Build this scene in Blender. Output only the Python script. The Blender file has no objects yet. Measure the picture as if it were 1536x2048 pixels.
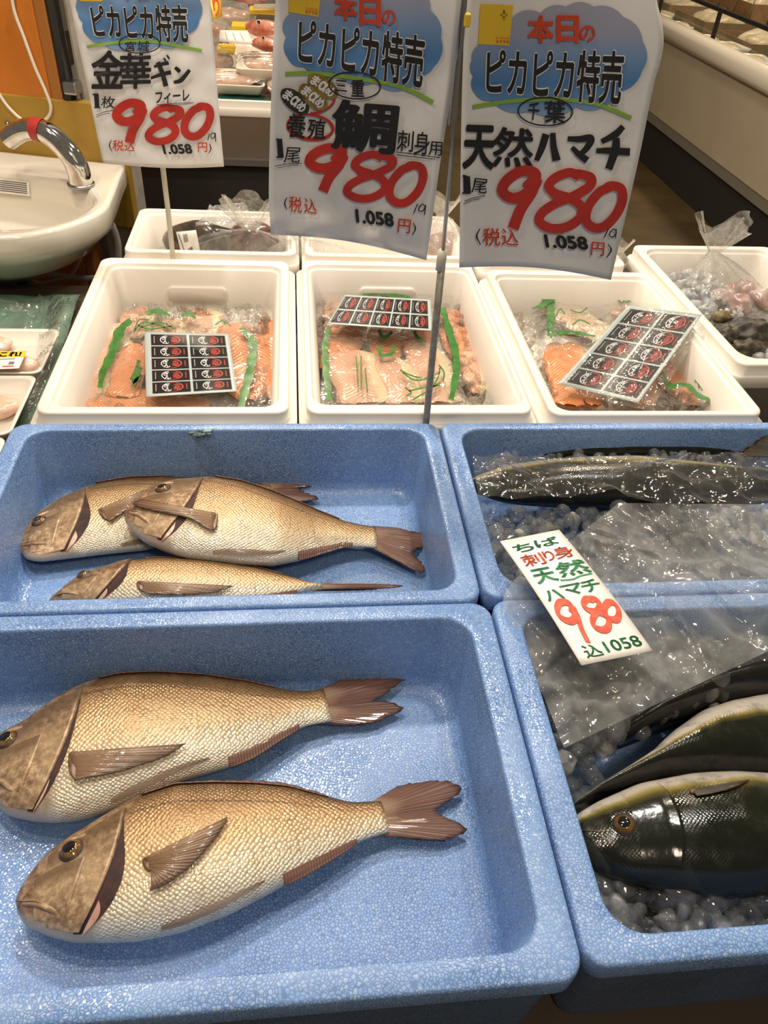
import bpy, bmesh, math, random
import numpy as np
from mathutils import Vector, noise
random.seed(7); rng = np.random.default_rng(7)
C = bpy.context.scene.collection
scene = bpy.context.scene

# ------------------------------------------------------------------ camera
CAM_H, F_PX = 1.55, 1538.0
PITCH, ROLL, YAW = math.radians(40.83), math.radians(4.64), math.radians(8.39)
FW = np.array([math.sin(YAW)*math.cos(PITCH), math.cos(YAW)*math.cos(PITCH), -math.sin(PITCH)])
_r0 = np.array([math.cos(YAW), -math.sin(YAW), 0.0]); _u0 = np.cross(_r0, FW)
RT = _r0*math.cos(ROLL) + _u0*math.sin(ROLL)
UP = -_r0*math.sin(ROLL) + _u0*math.cos(ROLL)
EYE = np.array([0, 0, CAM_H])
cd = bpy.data.cameras.new('camera'); cam = bpy.data.objects.new('camera', cd); C.objects.link(cam)
from mathutils import Matrix
m3 = Matrix((RT, UP, -FW)).transposed()
cam.matrix_world = Matrix.Translation(EYE) @ m3.to_4x4()
cd.sensor_fit = 'VERTICAL'; cd.sensor_height = 32.0; cd.lens = F_PX/2048*32.0
cd.clip_start = 0.02; cd.clip_end = 60
scene.camera = cam

# ------------------------------------------------------------------ light and exposure
world = bpy.data.worlds.new('store_ambience'); scene.world = world; world.use_nodes = True
bg = world.node_tree.nodes['Background']
bg.inputs[0].default_value = (1.0, 0.86, 0.68, 1); bg.inputs[1].default_value = 0.30

def area(name, loc, target, size, power, col):
    d = bpy.data.lights.new(name, 'AREA'); d.shape = 'DISK'; d.size = size; d.energy = power; d.color = col
    o = bpy.data.objects.new(name, d); C.objects.link(o); o.location = loc
    o.rotation_euler = (Vector(target)-Vector(loc)).to_track_quat('-Z', 'Y').to_euler()
    o['kind'] = 'structure'
    return o
WARM = (1.0, 0.83, 0.62); NEUT = (1.0, 0.93, 0.84)
area('ceiling_or_fill_spot', (-0.05, 1.95, 3.0), (0, .6, .8), 0.16, 62, NEUT)
area('ceiling_or_fill_spot', (-0.45, 0.95, 3.0), (0, .7, .8), 0.14, 22, NEUT)
area('ceiling_or_fill_spot', (0.9, 1.2, 3.0), (.5, .7, .8), 0.14, 30, NEUT)  # extra light added here to brighten the ice in the right boxes
area('ceiling_or_fill_spot', (-0.75, 1.3, 3.0), (-.1, 2.8, .8), 0.2, 22, WARM)  # added fill, no known fitting: lightens the fronts of the far boxes
area('ceiling_or_fill_spot', (-0.3, 3.1, 3.0), (-.2, 1.7, .8), 0.2, 36, WARM)
area('ceiling_or_fill_spot', (1.2, 2.6, 3.0), (.8, 1.5, .8), 0.2, 34, WARM)
area('ceiling_or_fill_spot', (-1.0, 0.6, 3.0), (-.8, 2.2, .8), 0.22, 25, WARM)
area('ceiling_or_fill_spot', (0.3, -0.7, 2.9), (.1, 1.1, 1.1), 0.4, 26, WARM)  # soft fill added from the front for the sign faces
area('ceiling_or_fill_spot', (-0.1, 4.2, 3.0), (-.2, 3.4, .8), 0.25, 60, WARM)
area('ceiling_or_fill_spot', (2.9, 5.2, 3.0), (2.9, 5.3, .8), 0.3, 90, WARM)
area('ceiling_or_fill_spot', (1.5, 3.2, 3.0), (2.4, 4.6, .4), 0.3, 40, WARM)
scene.view_settings.view_transform = 'Standard'; scene.view_settings.look = 'None'
scene.view_settings.gamma = 1; scene.view_settings.use_curve_mapping = False
scene.view_settings.exposure = -1.0
scene.cycles.transparent_max_bounces = 24; scene.cycles.max_bounces = 12
scene.cycles.transmission_bounces = 10; scene.cycles.caustics_reflective = False; scene.cycles.caustics_refractive = False

# ------------------------------------------------------------------ geometry helpers
def ray(x, y): return FW + (x-768)/F_PX*RT - (y-1024)/F_PX*UP
def P(x, y, z):                       # photograph point on the level z
    d = ray(x, y); return EYE + d*((z-CAM_H)/d[2])
def PY(x, y, Y):                      # photograph point on the upright plane at depth Y
    d = ray(x, y); return EYE + d*(Y/d[1])
def PX(x, y, X):
    d = ray(x, y); return EYE + d*(X/d[0])

def link_mesh(name, verts, faces, mat=None, parent=None, uv=None, smooth=True, uv2=None, recalc=False, matidx=None):
    me = bpy.data.meshes.new(name)
    V = np.asarray(verts, float)
    if parent is not None:
        V = V - np.array(parent_loc(parent))
    me.from_pydata(V.tolist(), [], [tuple(int(i) for i in f) for f in faces])
    if recalc:
        bm = bmesh.new(); bm.from_mesh(me); bmesh.ops.recalc_face_normals(bm, faces=bm.faces[:]); bm.to_mesh(me); bm.free()
    mats = mat if isinstance(mat, (list, tuple)) else [mat]
    for m in mats:
        if m: me.materials.append(m)
    if smooth: me.polygons.foreach_set('use_smooth', [True]*len(me.polygons))
    if matidx is not None: me.polygons.foreach_set('material_index', matidx)
    for nm, u in (('UVMap', uv), ('metres', uv2)):
        if u is not None:
            lay = me.uv_layers.new(name=nm); u = np.asarray(u, float)
            li = np.empty(len(me.loops), int); me.loops.foreach_get('vertex_index', li)
            lay.data.foreach_set('uv', u[li].ravel())
    me.update()
    o = bpy.data.objects.new(name, me); C.objects.link(o)
    if parent is not None: o.parent = parent
    return o
def parent_loc(p):
    L = Vector(p.location)
    while p.parent: p = p.parent; L = L + Vector(p.location)
    return tuple(L)
def thing(name, label, cat, loc, group=None):
    o = bpy.data.objects.new(name, None); o.empty_display_size = .02; C.objects.link(o); o.location = tuple(loc)
    o['label'] = label; o['category'] = cat
    if group: o['group'] = group
    return o
def tag(o, label, cat, group=None, kind=None):
    o['label'] = label; o['category'] = cat
    if group: o['group'] = group
    if kind: o['kind'] = kind
    return o
def struct(o): o['kind'] = 'structure'; return o
def solid(o, t, off=0):
    m = o.modifiers.new('thick', 'SOLIDIFY'); m.thickness = t; m.offset = off; return o
def bev(o, w, n=2):
    m = o.modifiers.new('bevel', 'BEVEL'); m.width = w; m.segments = n; m.limit_method = 'ANGLE'; return o

class MB:                              # collects shapes that make ONE mesh
    def __init__(s): s.v = []; s.f = []
    def add(s, v, f):
        n = len(s.v); s.v += [tuple(p) for p in v]; s.f += [tuple(i+n for i in q) for q in f]; return s
    def box(s, c, d, rz=0):
        x, y, z = [k/2 for k in d]; ca, sa = math.cos(rz), math.sin(rz)
        v = [(c[0]+a*x*ca-b*y*sa, c[1]+a*x*sa+b*y*ca, c[2]+e*z) for a in (-1, 1) for b in (-1, 1) for e in (-1, 1)]
        return s.add(v, [(0,1,3,2),(4,6,7,5),(0,4,5,1),(2,3,7,6),(0,2,6,4),(1,5,7,3)])
    def tube(s, pts, r, n=10, caps=True):
        pts = [np.array(p, float) for p in pts]; rr = r if hasattr(r, '__len__') else [r]*len(pts)
        v = []; ref = np.array([.3, .2, .93])
        for i, p in enumerate(pts):
            t = pts[min(i+1, len(pts)-1)]-pts[max(i-1, 0)]; t /= np.linalg.norm(t)
            a = ref-t*(ref@t)
            if np.linalg.norm(a) < .05: a = np.array([1., 0, 0])-t*t[0]
            a /= np.linalg.norm(a); ref = a; b = np.cross(t, a)
            v += [p+rr[i]*(math.cos(k*2*math.pi/n)*a+math.sin(k*2*math.pi/n)*b) for k in range(n)]
        f = [(i*n+k, i*n+(k+1) % n, (i+1)*n+(k+1) % n, (i+1)*n+k) for i in range(len(pts)-1) for k in range(n)]
        if caps: f += [tuple(range(n))[::-1], tuple(range((len(pts)-1)*n, len(pts)*n))]
        return s.add(v, f)
    def loft(s, rings, cap0=True, cap1=True):
        n = len(rings[0]); v = [p for r in rings for p in r]
        f = [(i*n+k, i*n+(k+1) % n, (i+1)*n+(k+1) % n, (i+1)*n+k) for i in range(len(rings)-1) for k in range(n)]
        if cap0: f.append(tuple(range(n))[::-1])
        if cap1: f.append(tuple(range((len(rings)-1)*n, len(rings)*n)))
        return s.add(v, f)
    def blob(s, c, r, seed=0, amp=.2, freq=1.5, nu=14, nv=9, rz=0, tilt=0):
        v = []; ca, sa = math.cos(rz), math.sin(rz); ct, st = math.cos(tilt), math.sin(tilt)
        for j in range(nv+1):
            th = math.pi*j/nv
            for i in range(nu):
                ph = 2*math.pi*i/nu; d = Vector((math.sin(th)*math.cos(ph), math.sin(th)*math.sin(ph), math.cos(th)))
                k = 1+amp*noise.noise(d*freq+Vector((seed*3.1, seed*1.7, seed)))
                x, y, z = d.x*r[0]*k, d.y*r[1]*k, d.z*r[2]*k
                x, z = x*ct-z*st, x*st+z*ct
                v.append((c[0]+x*ca-y*sa, c[1]+x*sa+y*ca, c[2]+z))
        f = [(j*nu+i, j*nu+(i+1) % nu, (j+1)*nu+(i+1) % nu, (j+1)*nu+i) for j in range(nv) for i in range(nu)]
        return s.add(v, f)
    def out(s, name, mat, parent=None, smooth=True, recalc=True):
        return link_mesh(name, s.v, s.f, mat, parent, smooth=smooth, recalc=recalc)

def rr(x0, x1, y0, y1, r, z, n=6):
    out = []
    for cx, cy, a in ((x1-r, y1-r, 0), (x0+r, y1-r, 90), (x0+r, y0+r, 180), (x1-r, y0+r, 270)):
        for k in range(n+1):
            t = math.radians(a+90*k/n); out.append((cx+r*math.cos(t), cy+r*math.sin(t), z))
    return out
def rot_about(v, c, a):
    v = np.array(v, float); ca, sa = math.cos(a), math.sin(a); d = v[:, :2]-np.array(c)
    v[:, 0] = c[0]+d[:, 0]*ca-d[:, 1]*sa; v[:, 1] = c[1]+d[:, 0]*sa+d[:, 1]*ca; return v
def catmull(pts, n=8):
    p = [np.array(q, float) for q in pts]; p = [2*p[0]-p[1]]+p+[2*p[-1]-p[-2]]; o = []
    for i in range(1, len(p)-2):
        for k in range(n):
            t = k/n
            o.append(.5*(2*p[i]+(p[i+1]-p[i-1])*t+(2*p[i-1]-5*p[i]+4*p[i+1]-p[i+2])*t*t+(3*p[i]-p[i-1]-3*p[i+1]+p[i+2])*t**3))
    o.append(p[-2]); return o
def grid_faces(nu, nv): return [(i*(nv+1)+j, (i+1)*(nv+1)+j, (i+1)*(nv+1)+j+1, i*(nv+1)+j+1) for i in range(nu) for j in range(nv)]
def resample(pts, n):
    p = np.array(pts, float); d = np.r_[0, np.cumsum(np.linalg.norm(np.diff(p, axis=0), axis=1))]
    t = np.linspace(0, d[-1], n); return np.stack([np.interp(t, d, p[:, k]) for k in range(p.shape[1])], 1)

# ------------------------------------------------------------------ materials
class NT:
    def __init__(s, name):
        s.m = bpy.data.materials.new(name); s.m.use_nodes = True; s.t = s.m.node_tree; s.t.nodes.clear()
        s.out = s.n('ShaderNodeOutputMaterial')
    def n(s, typ, **kw):
        o = s.t.nodes.new(typ)
        for k, v in kw.items(): setattr(o, k, v)
        return o
    def l(s, a, b): s.t.links.new(a, b)
    def set(s, node, **kw):
        for k, v in kw.items():
            i = node.inputs[k.replace('_', ' ')]
            if hasattr(v, 'is_output') or isinstance(v, bpy.types.NodeSocket): s.l(v, i)
            else: i.default_value = v if not (isinstance(v, tuple) and len(v) == 3 and i.type == 'RGBA') else (*v, 1)
        return node
    def math(s, op, a, b=0.0, c=None, clamp=False):
        o = s.n('ShaderNodeMath', operation=op, use_clamp=clamp)
        for i, v in enumerate((a, b) if c is None else (a, b, c)):
            if isinstance(v, bpy.types.NodeSocket): s.l(v, o.inputs[i])
            else: o.inputs[i].default_value = v
        return o.outputs[0]
    def mix(s, fac, a, b, mode='MIX'):
        o = s.n('ShaderNodeMix', data_type='RGBA', blend_type=mode)
        for sock, v in ((o.inputs[0], fac), (o.inputs[6], a), (o.inputs[7], b)):
            if isinstance(v, bpy.types.NodeSocket): s.l(v, sock)
            else: sock.default_value = (*v, 1) if isinstance(v, tuple) and len(v) == 3 else v
        return o.outputs[2]
    def ramp(s, fac, stops, interp='LINEAR'):
        o = s.n('ShaderNodeValToRGB'); o.color_ramp.interpolation = interp; e = o.color_ramp.elements
        while len(e) < len(stops): e.new(.5)
        for el, (p, c) in zip(e, stops): el.position = p; el.color = (*c, 1) if len(c) == 3 else c
        s.l(fac, o.inputs[0]); return o.outputs[0]
    def noise(s, scale, detail=3, vec=None, rough=.5, dist=0):
        o = s.n('ShaderNodeTexNoise'); o.inputs['Scale'].default_value = scale; o.inputs['Detail'].default_value = detail
        o.inputs['Roughness'].default_value = rough; o.inputs['Distortion'].default_value = dist
        s.l(vec if vec is not None else s.obj(), o.inputs['Vector']); return o.outputs['Fac']
    def obj(s):
        if not hasattr(s, '_tc'): s._tc = s.n('ShaderNodeTexCoord')
        return s._tc.outputs['Object']
    def uv(s, name):
        o = s.n('ShaderNodeUVMap'); o.uv_map = name; return o.outputs[0]
    def bump(s, h, strength=.3, dist=.002, normal=None):
        o = s.n('ShaderNodeBump'); o.inputs['Strength'].default_value = strength; o.inputs['Distance'].default_value = dist
        s.l(h, o.inputs['Height'])
        if normal is not None: s.l(normal, o.inputs['Normal'])
        return o.outputs[0]
    def schlick(s, normal, f0):
        lw = s.n('ShaderNodeLayerWeight'); s.l(normal, lw.inputs['Normal'])
        return s.math('ADD', f0, s.math('MULTIPLY', s.math('POWER', lw.outputs['Facing'], 4.5), 1-f0))
    def bsdf(s, **kw):
        b = s.n('ShaderNodeBsdfPrincipled'); s.set(b, **kw); return b
    def done(s, shader): s.l(shader, s.out.inputs[0]); return s.m

def mat(name, col, rough=.5, metal=0., col2=None, nscale=20, lo=.4, hi=.65, bump=0., bscale=60, coat=0., spec=.5, sss=0.):
    t = NT(name); b = t.bsdf(Roughness=rough, Metallic=metal, Coat_Weight=coat, Specular_IOR_Level=spec)
    if col2:
        f = t.noise(nscale, 4); r = t.ramp(f, [(lo, col), (hi, col2)]); t.l(r, b.inputs['Base Color'])
    else: b.inputs['Base Color'].default_value = (*col, 1)
    if bump: t.l(t.bump(t.noise(bscale, 4), bump), b.inputs['Normal'])
    if sss: b.inputs['Subsurface Weight'].default_value = sss; b.inputs['Subsurface Radius'].default_value = (.01, .005, .003)
    return t.done(b.outputs[0])

def film(name, haze=.06, tint=(.985, .985, .975), rough=.06, scale=40, strength=.5, refl=1.0, hazecol=(.8, .78, .72)):
    t = NT(name)
    def ridge(sc, p):
        n_ = t.noise(sc, 2, rough=.5, dist=.6)
        return t.math('POWER', t.math('SUBTRACT', 1.0, t.math('ABSOLUTE', t.math('SUBTRACT', t.math('MULTIPLY', n_, 2.0), 1.0))), p)
    h = t.math('ADD', ridge(scale*.35, 7.0), t.math('MULTIPLY', ridge(scale, 5.0), .5))
    nb = t.bump(h, strength*.35, .003)
    tr = t.n('ShaderNodeBsdfTransparent'); tr.inputs[0].default_value = (*tint, 1)
    gl = t.n('ShaderNodeBsdfGlossy'); gl.inputs['Roughness'].default_value = rough; t.l(nb, gl.inputs['Normal'])
    fr = t.schlick(nb, .045)
    mx = t.n('ShaderNodeMixShader'); t.l(t.math('MULTIPLY', fr, refl, clamp=True), mx.inputs[0]); t.l(tr.outputs[0], mx.inputs[1]); t.l(gl.outputs[0], mx.inputs[2])
    df = t.n('ShaderNodeBsdfDiffuse'); df.inputs[0].default_value = (*hazecol, 1)
    tl = t.n('ShaderNodeBsdfTranslucent'); tl.inputs[0].default_value = (*hazecol, 1)
    dm = t.n('ShaderNodeMixShader'); t.l(df.outputs[0], dm.inputs[1]); t.l(tl.outputs[0], dm.inputs[2])
    m2 = t.n('ShaderNodeMixShader'); t.l(t.math('MULTIPLY', t.math('ADD', h, .5), haze), m2.inputs[0]); t.l(mx.outputs[0], m2.inputs[1]); t.l(dm.outputs[0], m2.inputs[2])
    return t.done(m2.outputs[0])

M = {}
def eps(name, base, dark, light, scale, wet=.3):
    t = NT(name)
    v = t.n('ShaderNodeTexVoronoi', feature='DISTANCE_TO_EDGE'); v.inputs['Scale'].default_value = scale; t.l(t.obj(), v.inputs['Vector'])
    v2 = t.n('ShaderNodeTexVoronoi'); v2.inputs['Scale'].default_value = scale; t.l(t.obj(), v2.inputs['Vector'])
    g = t.n('ShaderNodeSeparateColor'); t.l(v2.outputs['Color'], g.inputs[0])
    col = t.ramp(g.outputs[0], [(0, base), (.4, base), (1, light)])
    dirt = t.noise(7, 5); 
    edge = t.ramp(v.outputs['Distance'], [(.05, (.95, .95, .95)), (.17, (0, 0, 0))])
    e2 = t.math('MULTIPLY', edge, t.ramp(dirt, [(.35, (.35, .35, .35)), (.65, (1, 1, 1))]))
    c = t.mix(e2, col, dark)
    st = t.ramp(t.noise(16, 6, rough=.7), [(.66, (0, 0, 0)), (.8, (.55, .55, .55))])
    c = t.mix(st, c, (.20, .24, .22))
    b = t.bsdf(Base_Color=c, Specular_IOR_Level=.45)
    t.l(t.ramp(t.noise(5, 3), [(.42, (.17,)*3), (.62, (.5,)*3)]), b.inputs['Roughness'])
    t.l(t.bump(v.outputs['Distance'], .35, .0012), b.inputs['Normal'])
    return t.done(b.outputs[0])
M['blue_foam'] = eps('blue_bead_foam', (.205, .35, .66), (.085, .165, .36), (.30, .44, .68), 300)
def white_foam():
    t = NT('white_foam')
    v2 = t.n('ShaderNodeTexVoronoi'); v2.inputs['Scale'].default_value = 260; t.l(t.obj(), v2.inputs['Vector'])
    c = t.ramp(t.noise(6, 5), [(.55, (.80, .745, .66)), (.8, (.72, .655, .56))])
    b = t.bsdf(Base_Color=c, Roughness=.38)
    t.l(t.bump(v2.outputs['Distance'], .12, .0006), b.inputs['Normal'])
    return t.done(b.outputs[0])
M['white_foam'] = white_foam()
M['ceramic'] = mat('white_ceramic', (.77, .72, .62), .08, coat=.6)
M['chrome'] = mat('chrome', (.78, .76, .72), .07, 1.0, col2=(.62, .6, .56), nscale=60, bump=.02, bscale=120)
M['steel'] = mat('dull_steel', (.42, .42, .40), .3, 1.0)
M['tube'] = mat('grey_tube', (.36, .34, .30), .45, .3, col2=(.24, .22, .19), nscale=120)
M['cream_rod'] = mat('cream_rod', (.62, .58, .46), .4)
M['red_tape'] = mat('red_tape', (.42, .035, .03), .35)
M['orange'] = mat('orange_paint', (.62, .20, .025), .3, col2=(.54, .165, .02), nscale=9, coat=.2)
M['orange_dark'] = mat('brown_orange_paint', (.36, .13, .025), .4)
M['mustard'] = mat('mustard_paint', (.40, .235, .03), .45, col2=(.33, .19, .025), nscale=12)
M['column'] = mat('grey_column', (.42, .38, .33), .6, col2=(.34, .30, .26), nscale=25)
M['black'] = mat('black_rubber', (.012, .011, .010), .45)
M['dark'] = mat('dark_cloth', (.018, .015, .012), .8)
M['floor'] = mat('brown_floor', (.10, .066, .024), .5, col2=(.055, .036, .014), nscale=3)
M['wood'] = mat('dark_table', (.06, .042, .028), .6)
M['cable'] = mat('white_cable', (.72, .66, .54), .45)
M['hose'] = mat('grey_hose', (.40, .38, .33), .5)
M['blue_crate'] = mat('blue_crate', (.02, .05, .22), .4)
M['paper'] = mat('sign_paper', (.80, .79, .77), .5, col2=(.76, .755, .74), nscale=14)
M['card'] = mat('card_paper', (.84, .81, .74), .35)
M['ink'] = mat('black_ink', (.012, .011, .011), .5)
M['red'] = mat('red_ink', (.50, .028, .016), .45, col2=(.40, .02, .012), nscale=45, lo=.5, hi=.75)
M['print_red'] = mat('red_print', (.60, .06, .02), .5)
M['green_ink'] = mat('green_marker', (.012, .20, .075), .5, col2=(.03, .28, .11), nscale=160)
M['red_marker'] = mat('red_marker', (.62, .055, .02), .5, col2=(.70, .12, .05), nscale=160)
M['green_print'] = mat('green_print', (.24, .42, .06), .5)
M['yellow'] = mat('yellow_print', (.78, .52, .03), .5)
M['white_ink'] = mat('white_ink', (.84, .84, .84), .5)
M['gold'] = mat('gold_sticker', (.42, .28, .06), .3, .4, col2=(.22, .14, .04), nscale=90)
M['olive'] = mat('olive_sticker', (.06, .058, .025), .3, .2, col2=(.02, .02, .012), nscale=80)
M['label_black'] = mat('label_black', (.012, .011, .010), .3)
M['label_pink'] = mat('label_red', (.55, .09, .07), .35)
M['label_grey'] = mat('label_backing', (.42, .48, .47), .3)
M['bag_green'] = mat('bag_green_print', (.035, .17, .02), .35, coat=.2, col2=(.02, .11, .012), nscale=60)
M['film'] = film('clear_bag', haze=.07, scale=42, strength=1.5)
M['film_haze'] = film('hazy_bag', haze=.22, scale=26, strength=.8, hazecol=(.62, .62, .6))
M['wrap'] = film('cling_wrap', haze=.03, scale=22, strength=.35)
M['green_sheet'] = mat('green_paper', (.15, .25, .185), .35, col2=(.09, .17, .125), nscale=14, bump=.25, bscale=30)
def ice_mat(name, tint, df=.10, dcol=(.75, .76, .76)):
    t = NT(name)
    nb = t.bump(t.noise(45, 3, rough=.5), .35, .004)
    fr = t.schlick(nb, .05)
    tr = t.n('ShaderNodeBsdfTransparent'); tr.inputs[0].default_value = (*tint, 1)
    rf = t.n('ShaderNodeBsdfRefraction'); rf.inputs[0].default_value = (*tint, 1); rf.inputs['IOR'].default_value = 1.25; rf.inputs['Roughness'].default_value = .02; t.l(nb, rf.inputs['Normal'])
    m0 = t.n('ShaderNodeMixShader'); m0.inputs[0].default_value = .26; t.l(tr.outputs[0], m0.inputs[1]); t.l(rf.outputs[0], m0.inputs[2])
    gl = t.n('ShaderNodeBsdfGlossy'); gl.inputs['Roughness'].default_value = .035; t.l(nb, gl.inputs['Normal'])
    m1 = t.n('ShaderNodeMixShader'); t.l(fr, m1.inputs[0]); t.l(m0.outputs[0], m1.inputs[1]); t.l(gl.outputs[0], m1.inputs[2])
    d = t.n('ShaderNodeBsdfDiffuse'); d.inputs[0].default_value = (*dcol, 1)
    tl = t.n('ShaderNodeBsdfTranslucent'); tl.inputs[0].default_value = (*dcol, 1)
    m2 = t.n('ShaderNodeMixShader'); t.l(d.outputs[0], m2.inputs[1]); t.l(tl.outputs[0], m2.inputs[2])
    m3 = t.n('ShaderNodeMixShader'); t.l(t.ramp(t.noise(38, 2), [(.38, (df*.3,)*3), (.7, (df*2.0,)*3)]), m3.inputs[0]); t.l(m1.outputs[0], m3.inputs[1]); t.l(m2.outputs[0], m3.inputs[2])
    return t.done(m3.outputs[0])
M['ice'] = ice_mat('ice', (.985, .99, .99), .065, (.92, .93, .93))
M['ice_warm'] = ice_mat('melting_ice', (.99, .98, .965), .06, (.86, .78, .68))
# ------------------------------------------------------------------ setting
RIM, DECK = .86, .68
mb = MB(); mb.box((.6, 4, -.02), (9, 12, .04)); struct(mb.out('floor', M['floor'], smooth=False))
mb = MB(); mb.box((.6, 9.0, 1.5), (9, .06, 3.0)); struct(mb.out('wall_back', mat('cream_wall', (.5, .42, .30), .7), smooth=False))

# partition behind the hand basin: orange board, mustard band, corner column
W0 = np.array([-.470, 2.235]); WD = np.array([-.973, .229]); WN = np.array([-.229, -.973])   # along the wall to the left / out of the wall
def wpt(a, out, z): q = W0+WD*a+WN*out; return np.array([q[0], q[1], z])
def wbox(a0, a1, d0, d1, z0, z1):
    m = MB(); v = [wpt(a, d, z) for a in (a0, a1) for d in (d0, d1) for z in (z0, z1)]
    return m.add(v, [(0,1,3,2),(4,6,7,5),(0,4,5,1),(2,3,7,6),(0,2,6,4),(1,5,7,3)])
def onwall(x, y, out=0.):             # photograph point on the partition
    n = np.array([WN[0], WN[1], 0]); p0 = wpt(0, out, 0); d = ray(x, y); return EYE+d*(((p0-EYE)@n)/(d@n))
def wa(x, y): q = onwall(x, y); return float((q[:2]-W0)@WD), float(q[2])
aL = 1.3
zt = wa(60, 193)[1]; zb = wa(250, 456)[1]
a_pipe = wa(112, 80)[0]; a_col = wa(111, 0)[0]; a_or = wa(70, 40)[0]; a_end = wa(268, 420)[0]
o = wbox(a_or, aL, -.05, -.004, 0, 2.4).out('wall_left', M['orange'], smooth=False); struct(bev(o, .004))
o = wbox(a_pipe+.012, a_or+.001, -.06, -.002, .0, 2.4).out('trim_1', M['orange_dark'], smooth=False); struct(bev(o, .006))
o = wbox(a_end+.02, a_col, -.14, -.03, 0, 2.4).out('trim_2', M['column'], smooth=False); struct(bev(o, .01))
o = wbox(a_end, aL, -.028, .0, zb, zt).out('trim_3', M['mustard'], smooth=False); struct(bev(o, .004))
tp = thing('wall_pipe', 'black vertical pipe clipped in the corner beside the grey column', 'pipe', wpt(a_pipe, -.02, zt))
MB().tube([wpt(a_pipe, -.016, zt+.0), wpt(a_pipe, -.016, 2.3)], .017, 14).out('pipe', M['black'], tp)
zc_ = wa(130, 175)[1]
bev(wbox(a_pipe-.034, a_pipe+.004, -.03, .008, zc_-.016, zc_+.016).out('pipe_clip', M['steel'], tp, smooth=False), .006)

# white cable hanging on the wall
pts = [onwall(x, y, .006) for x, y in ((20, -40), (28, 20), (48, 75), (70, 135), (90, 180), (101, 210), (100, 228), (90, 240), (72, 247), (50, 243), (28, 226), (8, 203), (-15, 165))]
tag(MB().tube(catmull(pts, 6), .0042, 8).out('cable', M['cable']), 'white cable hanging in a loop on the orange wall above the tap', 'cable')
sc = thing('wall_screw', 'small screw in the mustard wall band above the tap spout', 'screw', onwall(15, 247, 0))
MB().tube([onwall(15, 247, -.002), onwall(15, 247, .005)], .006, 12).out('screw_head', M['steel'], sc)

# ------------------------------------------------------------------ hand basin
zs = .86
root = thing('hand_basin', 'white ceramic hand basin with a wide bowl on the wall at the left', 'sink', P(60, 380, zs))
vis = [(245, 333), (240, 352), (229, 383), (217, 411), (201, 425), (167, 441), (128, 455), (62, 469), (0, 475)]
Vw = [P(x, y, zs)[:2] for x, y in vis]
axis_a = float((P(-90, 400, zs)[:2]-W0)@WD)
def wl(q): d = np.array(q)-W0; return np.array([d@WD, d@WN])
loc = [wl(q) for q in Vw]
loc[0][1] = 0.004
loc = [l for l in loc if l[0] < axis_a]
front = max(l[1] for l in loc)
full = loc + [np.array([axis_a, front+.012])] + [np.array([2*axis_a-l[0], l[1]]) for l in loc[::-1]]
plan = resample(full, 72); plan = np.vstack([plan])
# close along the back
back = np.linspace(plan[-1], plan[0], 26)[1:-1]; plan = np.vstack([plan, back])
cen = np.array([axis_a, front*.52])
def ring(scale, z, dz=None, inset=0.0, cc=None):
    c = cen if cc is None else cc
    out = []
    for q in plan:
        d = q-c; r = np.linalg.norm(d); k = (r-inset)/r*scale
        w = c+d*k; p = W0+WD*w[0]+WN*w[1]; out.append((p[0], p[1], z))
    return out
# bowl opening: an ellipse set forward of the tap deck
bc = np.array([axis_a, front*.60]); ba = axis_a-float(wl(P(188, 404, zs)[:2])[0]); bb = front*.335
def bowl(k, z, sh=0.):
    out = []
    for q in plan:
        d = (q-cen); t = math.atan2(d[1]/.27, d[0]/.36)
        e = .75
        cx, sy = math.cos(t), math.sin(t)
        w = bc+np.array([ba*k*math.copysign(abs(cx)**e, cx), bb*k*math.copysign(abs(sy)**e, sy)+sh]); p = W0+WD*w[0]+WN*w[1]; out.append((p[0], p[1], z))
    return out
m = MB()
m.loft([ring(.55, zs-.17), ring(.8, zs-.12), ring(.93, zs-.075), ring(.985, zs-.06), ring(1.0, zs-.045), ring(1, zs-.008), ring(1, zs-.002, inset=.003), ring(1, zs, inset=.008), ring(1, zs-.0005, inset=.016),
        bowl(1.03, zs-.004), bowl(1.0, zs-.007), bowl(.975, zs-.02), bowl(.95, zs-.05), bowl(.90, zs-.085), bowl(.80, zs-.108), bowl(.62, zs-.122), bowl(.58, zs-.13), bowl(.3, zs-.14), bowl(.08, zs-.142)])
m.out('basin', M['ceramic'], root)
# sticker inside the bowl
def onz(pts, z): return [P(x, y, z) for x, y in pts]
def wv(a, d, z): q = W0+WD*a+WN*d; return np.array([q[0], q[1], z])
sa = float(wl(P(53, 367, zs-.02)[:2])[0]); sd = bc[1]-bb*.975+.002
LS = lambda u, v, o=0., sa=sa, sd=sd: wv(sa+.20*(1-u), sd+.012*v+o+.001, zs-.020-.032*v)
link_mesh('notice_sticker', [LS(i/6, j/3) for i in range(7) for j in range(4)], grid_faces(6, 3), M['card'], root, smooth=False)
NOTICE = LS
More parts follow.
